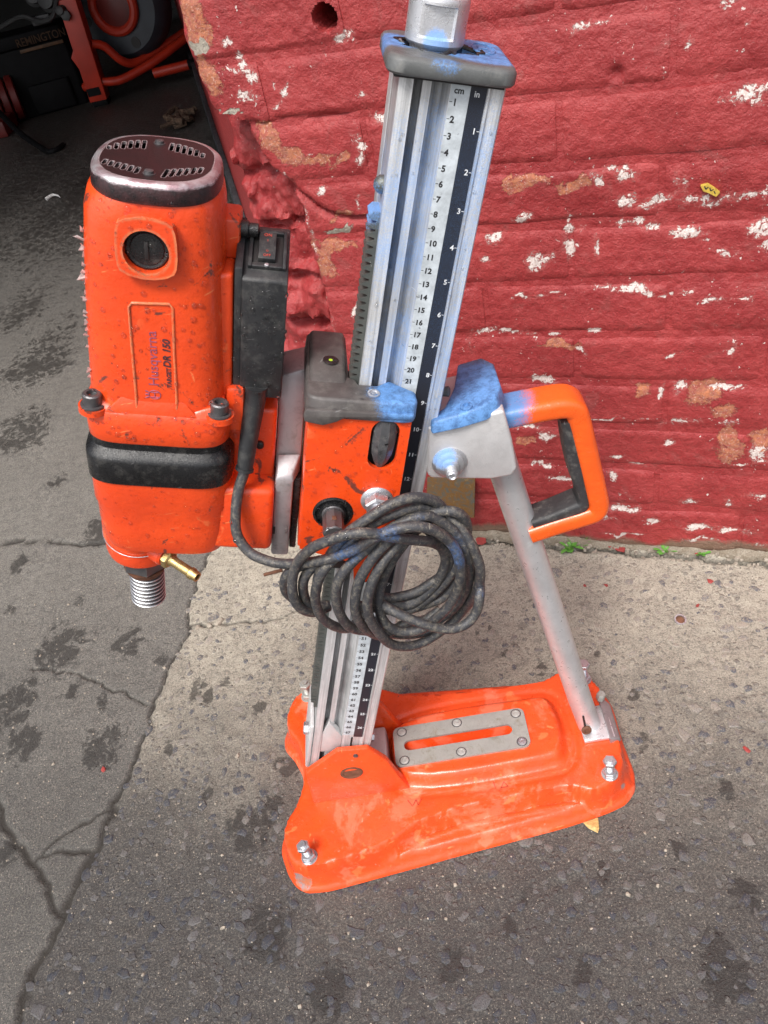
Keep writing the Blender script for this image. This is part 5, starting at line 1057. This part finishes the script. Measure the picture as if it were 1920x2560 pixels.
for s, t, sz in (('ON', .80, .36), ('I', .70, .3), ('O', .50, .22), ('OFF', .41, .30)):
    tv, tf = text_mesh(s, sz, .005, .0, 'CENTER'); m_.add(([slope(-11.97 + a, t + b_ / 4.5, .445 + (t + b_ / 4.5 - .37) * .385 + c) for a, b_, c in tv], tf))
T_('switch_lettering', (m_.v, m_.f), M['ink_red'], sw, smooth=0)
T_('switch_screw', lathe([(.17, 0), (.15, .1), (.01, .13)], slope(-11.95, .25, .3), (0, -.37, .93), 12), M['zinc'], sw)
T_('cord_gland', tube([(-12.35, -2.7, 60.2), (-12.4, -2.8, 59.0), (-12.7, -3.5, 56.2), (-12.95, -4.1, 53.5), (-12.97, -4.15, 53.3), (-13.0, -4.2, 53.1)], lambda t: .93 - .28 * min(t / .6, 1) + (.1 if t > .75 else 0), 20, 3), M['switch'], sw)
# ---------------- brace, bracket, handle
br = P_('brace_tube', tube([(24.4, 0, 50), (24.9, 0, 46.5), (30.9, 0, 10), (31.9, 0, 4.6)], lambda t: 1.38, 40), M['alu_tube'], smooth=40)
P_('tube_slot', hull8([(30.98, -1.47, 6.2), (31.22, -1.47, 6.2), (31.0, -1.47, 8.6), (30.78, -1.47, 8.6)], [(30.98, -1.30, 6.2), (31.22, -1.30, 6.2), (31.0, -1.30, 8.6), (30.78, -1.30, 8.6)], .02), M['hole_dark'], br)
P_('foot_screw', lathe([(.6, 0), (.6, .12), (.42, .3), (.3, .3), (.26, .15), (.01, .15)], (31.2, -1.55, 5.9), (0, -1, .35), 20), M['rust'], br)
bk = P_('brace_bracket', prism([(18.9, 54.7), (18.15, 50.0), (18.4, 49.5), (23.4, 48.2), (25.2, 48.2), (25.7, 48.9), (25.5, 52), (25.1, 55.0)], -3.4, 3.4, 'y', .55, 4), M['alu_cast'])
cvp = [(19.1, -3.9), (21.5, -3.95), (23.6, -3.7), (24.9, -2.9), (25.5, -1.4), (25.5, 2.6), (24.7, 4.0), (22.6, 3.9), (21.4, .8), (20.3, -2.3), (19.0, -3.1)]
P_('bracket_cover', hull8([(x, y, 54.3 + (x - 19) * .05) for x, y in cvp], [(x + (.25 if x < 22 else -.25), y + (.3 if y < 0 else -.3), 55.35 + (x - 19) * .09) for x, y in cvp], .2, 3), M['bluecap'], bk)
P_('cover_screw', lathe([(.55, -.2), (.5, .22), (.3, .26), (.26, .05), (.01, .05)], (22.2, -2.9, 55.6), (0, -.1, 1), 20), M['bluecap'], bk)
bm3 = MB(); bc = (20.15, -3.4, 50.9)
bm3.add(lathe([(1.45, 0), (1.47, .14), (1.3, .22), (1.2, .24), (1.18, .5), (1.05, .58), (.75, .6), (.7, .9), (.5, .95)], bc, (0, -1, 0), 36)); bm3.add(lathe([(.42, .9), (.42, 1.9), (.3, 2.0), (.2, 1.9), (.01, 1.9)], bc, (0, -1, 0), 20))
for k in range(5): bm3.add(lathe([(.42, 0), (.5, .05), (.42, .1)], (bc[0], bc[1] - 1.05 - k * .15, bc[2]), (0, -1, 0), 20))
P_('bracket_bolt', (bm3.v, bm3.f), M['zinc_blue'], bk, smooth=28)
P_('rubber_stop', lathe([(.4, 0), (.45, .5), (.3, .6)], (20.6, -.6, 56.0), (1, -.3, 0), 14), M['capgrey'], bk)
HP = [(24.6, 52.5), (28, 52.55), (30.2, 52.5), (31.1, 52.1), (31.5, 51.2), (32.2, 47), (32.9, 42.6), (33.1, 41.0), (32.8, 40.1), (31.8, 39.8), (29, 39.3), (26.6, 38.8)]
def sweep_xz(P, half, hy, r=.5, ns=4):
    Q = [Vector((a, 0, b_)) for a, b_ in P]; Q = smooth_path(Q, 4); R = []
    for i, q_ in enumerate(Q):
        t = (Q[min(i + 1, len(Q) - 1)] - Q[max(i - 1, 0)]).normalized(); nrm = Vector((t.z, 0, -t.x))
        hh = half(i / (len(Q) - 1)) if callable(half) else half
        R.append([tuple(q_ + nrm * a + Vector((0, b_, 0))) for a, b_ in rrect(-hh, hh, -hy, hy, min(r, hh * .8), ns)])
    return loft(R)
hd = P_('handle', sweep_xz(HP, .95, 1.65, .6, 5), M['orange_handle'], smooth=40)
GP = [(30.5, 51.0), (30.75, 49.5), (31.1, 47), (31.35, 44.5), (31.75, 42.2), (31.6, 41.2), (31.0, 40.9), (29, 40.45), (26.9, 40.05)]
P_('grip', sweep_xz(GP, lambda t: .5 + .25 * math.sin(t * 6.5) ** 2, 1.35, .4, 4), M['grip'], hd, smooth=40)
# ---------------- cord
CORD = {}
CORD['a'] = [(5.2,-3.2,58.1),(4.5,-3.8,56.3),(3.7,-4.2,54.4),(2.8,-4.6,52.9),(2.1,-5.2,51.2),(1.7,-5.8,49.4),(2.3,-6.5,47.8),(3.7,-7.3,47.2),(5.3,-8.0,47.1),(7.8,-9.0,47.7),(9.9,-9.6,48.4),(11.8,-10.0,49.3),(13.5,-10.4,50.5),(15.2,-10.4,50.9),(16.9,-10.3,50.6),(18.2,-10.1,49.5),(19.2,-9.9,47.6),(19.5,-9.7,45.3),(19.2,-9.5,42.9),(18.3,-9.2,40.4),(16.8,-9.0,38.5),(15.1,-9.0,37.3),(13.3,-9.0,37.5),(12.2,-9.0,38.9),(12.0,-8.8,40.9),(12.5,-8.5,42.9),(13.8,-8.2,45.2),(15.1,-7.8,46.6),(16.6,-7.2,47.6),(18.5,-7.0,48.5),(19.8,-7.6,47.8),(20.7,-8.4,45.9),(21.1,-8.8,43.3),(20.6,-8.2,40.2),(19.2,-7.0,36.7),(17.2,-7.2,34.8),(14.5,-8.2,34.4),(12.4,-9.2,36.1),(11.4,-9.9,39.3),(11.2,-10.2,42.3),(11.9,-10.2,44.8),(13.2,-9.8,46.8),(14.8,-9.0,47.9),(16.8,-7.9,49.1),(18.4,-7.6,49.4),(19.9,-7.8,49.2),(20.6,-7.4,47.5),(20.3,-6.8,44.8),(19.0,-6.5,41.5),(16.8,-6.5,38.9),(14.4,-6.7,37.6),(12.4,-7.0,38.4),(10.7,-7.3,39.6),(9.5,-7.4,39.6)]
CORD['b'] = [(19.0,-6.6,43.6),(18.0,-7.2,45.4),(17.3,-8.6,47.3),(16.2,-9.4,48.5),(14.7,-10.3,50.0),(13.2,-10.6,51.1),(11.4,-10.6,51.4),(9.5,-10.2,50.7),(8.1,-9.6,49.7),(6.7,-9.0,48.1),(5.7,-8.8,46.2),(5.2,-8.8,44.0),(5.4,-8.6,42.2),(6.2,-8.0,40.8),(7.4,-7.0,40.1)]
CORD['c'] = [(7.2,-8.6,44.0),(7.9,-8.8,46.0),(9.3,-9.0,48.1),(10.9,-9.0,49.9),(12.9,-8.8,51.0),(14.6,-8.4,51.6),(16.3,-8.0,51.7),(17.6,-7.6,51.1),(18.7,-7.2,49.8),(19.4,-6.8,47.2),(19.9,-6.4,43.7),(19.2,-6.2,40.3),(17.7,-6.2,38.0),(16.0,-6.4,37.6),(14.1,-6.5,37.4),(12.5,-6.8,38.2),(10.9,-7.2,39.4),(9.7,-7.5,40.4)]
CORD['d'] = [(20.3,-6.4,43.8),(19.3,-6.3,41.9),(17.2,-6.5,40.6),(15.2,-6.7,39.7),(13.2,-6.9,39.7),(11.8,-7.2,40.1),(9.7,-7.3,38.0),(8.5,-7.4,37.3),(7.5,-8.2,38.9),(6.9,-8.8,41.0),(7.0,-9.2,43.5),(7.7,-9.4,45.7),(8.7,-9.4,47.2),(10.9,-9.0,48.9),(12.9,-8.4,49.9),(14.8,-8.0,50.3),(16.5,-7.6,50.3),(17.8,-7.2,49.6),(18.9,-6.8,47.3),(19.2,-6.6,44.6),(18.3,-6.4,41.6),(16.3,-6.4,39.3),(14.3,-6.7,38.5),(12.6,-6.9,38.8),(11.0,-7.2,39.7)]
CORD['e'] = [(15.9,-6.9,34.4),(14.1,-6.9,34.4),(12.4,-7.0,35.0),(10.3,-8.2,37.4),(9.1,-9.0,39.2),(8.7,-9.5,41.7),(8.9,-9.8,44.2),(9.6,-9.8,46.1),(11.1,-9.6,47.6),(12.6,-9.4,48.6),(14.8,-8.6,49.5),(17.1,-8.2,49.8),(18.4,-8.0,48.9),(19.8,-8.2,46.9),(20.2,-8.4,44.5),(20.0,-7.8,40.9),(18.8,-7.2,37.9),(17.1,-7.0,36.1),(15.2,-7.0,35.3),(13.3,-7.2,35.8)]
CORD['f'] = [(17.1,-6.5,36.7),(15.5,-7.0,36.2),(13.9,-7.2,36.4),(11.6,-8.0,36.3),(10.6,-9.0,38.2),(10.1,-9.7,40.8),(10.3,-10.0,43.2),(11.1,-10.0,45.5),(12.3,-9.9,47.3),(13.7,-9.6,48.6),(15.4,-8.8,49.1),(17.1,-8.2,48.7),(18.2,-7.0,44.9),(18.3,-6.7,42.6),(17.0,-6.6,40.1),(14.7,-6.8,38.4),(13.1,-7.0,39.0),(11.3,-7.3,40.1)]
CORD['g'] = [(11.0,-7.4,41.0),(12.1,-8.4,41.0),(13.2,-9.4,40.7),(15.3,-10.1,39.4),(17.5,-10.2,38.1),(19.1,-9.9,38.0),(20.2,-9.5,38.9),(20.7,-9.2,40.5),(20.9,-8.0,41.2),(20.5,-7.4,42.7),(19.9,-7.0,44.8)]
CORD['h'] = [(7.0,-8.2,46.9),(5.4,-8.0,46.1),(4.6,-7.8,44.8),(4.4,-7.4,43.1),(5.0,-7.0,41.4),(6.3,-6.8,40.5)]
CORD['i'] = [(8.9,-8.2,46.8),(7.3,-8.4,46.4),(6.3,-8.4,45.0),(5.9,-8.0,42.5),(6.5,-7.6,41.0),(7.5,-7.2,40.5)]
m_ = MB()
for k, P in CORD.items():
    m_.add(tube(P, .44, 14, 7))
cord = P_('power_cord', (m_.v, m_.f), M['rubber'], smooth=60)
# ---------------- water drops standing on the painted parts
def bvh(objs):
    V = []; Fc = []
    for o in objs:
        k = len(V); w0 = WORLD_OF(o)
        V += [(v.co + w0) * 100 for v in o.data.vertices]; Fc += [tuple(i + k for i in p.vertices) for p in o.data.polygons]
    return BVHTree.FromPolygons(V, Fc)
def WORLD_OF(o):
    w0 = Vector(o.location); p = o.parent
    while p: w0 += Vector(p.location); p = p.parent
    return w0
fam = [o for o in bpy.data.objects if o.type == 'MESH' and (o.parent in (drill, mot, skt, gb, car, sw, bk))]
tree = bvh(fam); R = np.random.default_rng(12); camp = Vector((18.567, -57.75, 93.47))
def drops(n, v0, v1, u0, u1, rmax, parent):
    m_ = MB()
    for _ in range(n):
        v, u = R.uniform(v0, v1), R.uniform(u0, u1); tgt = Vector(tool(v, -5, u)); d = (tgt - camp).normalized()
        h, nr, _i, _d = tree.ray_cast(camp, d)
        if h is None or (h - camp).length > 75: continue
        q = h - nr * .0
        if nr.dot(d) > -.15: continue
        vv = h.x * CT - h.z * ST; uu = h.x * ST + h.z * CT
        if not (v0 - 1 < vv < v1 + 1 and u0 - 3 < uu < u1 + 3): continue
        r = .065 + rmax * R.random() ** 3; m_.add(lathe([(r, -.01), (r * .92, r * .22), (r * .6, r * .42), (.005, r * .5)], tuple(h), tuple(nr if nr.dot(d) < 0 else -nr), 10))
    o = P_('water_drops', (m_.v, m_.f), M['water'], parent, smooth=80); o['kind'] = 'stuff'
drops(320, -25.2, -14.5, 59.5, 74.5, .16, mot); drops(100, -26, -13.6, 55.9, 58.5, .2, skt); drops(120, -25.5, -10.5, 44.5, 51, .16, gb)
drops(260, -14, -10.4, 59.4, 69, .14, sw); drops(210, -8.2, -.5, 46, 60, .13, car); drops(60, -10.5, -8.9, 43, 59, .13, mp); drops(90, -4.4, 2.1, 60, 82, .1, col)
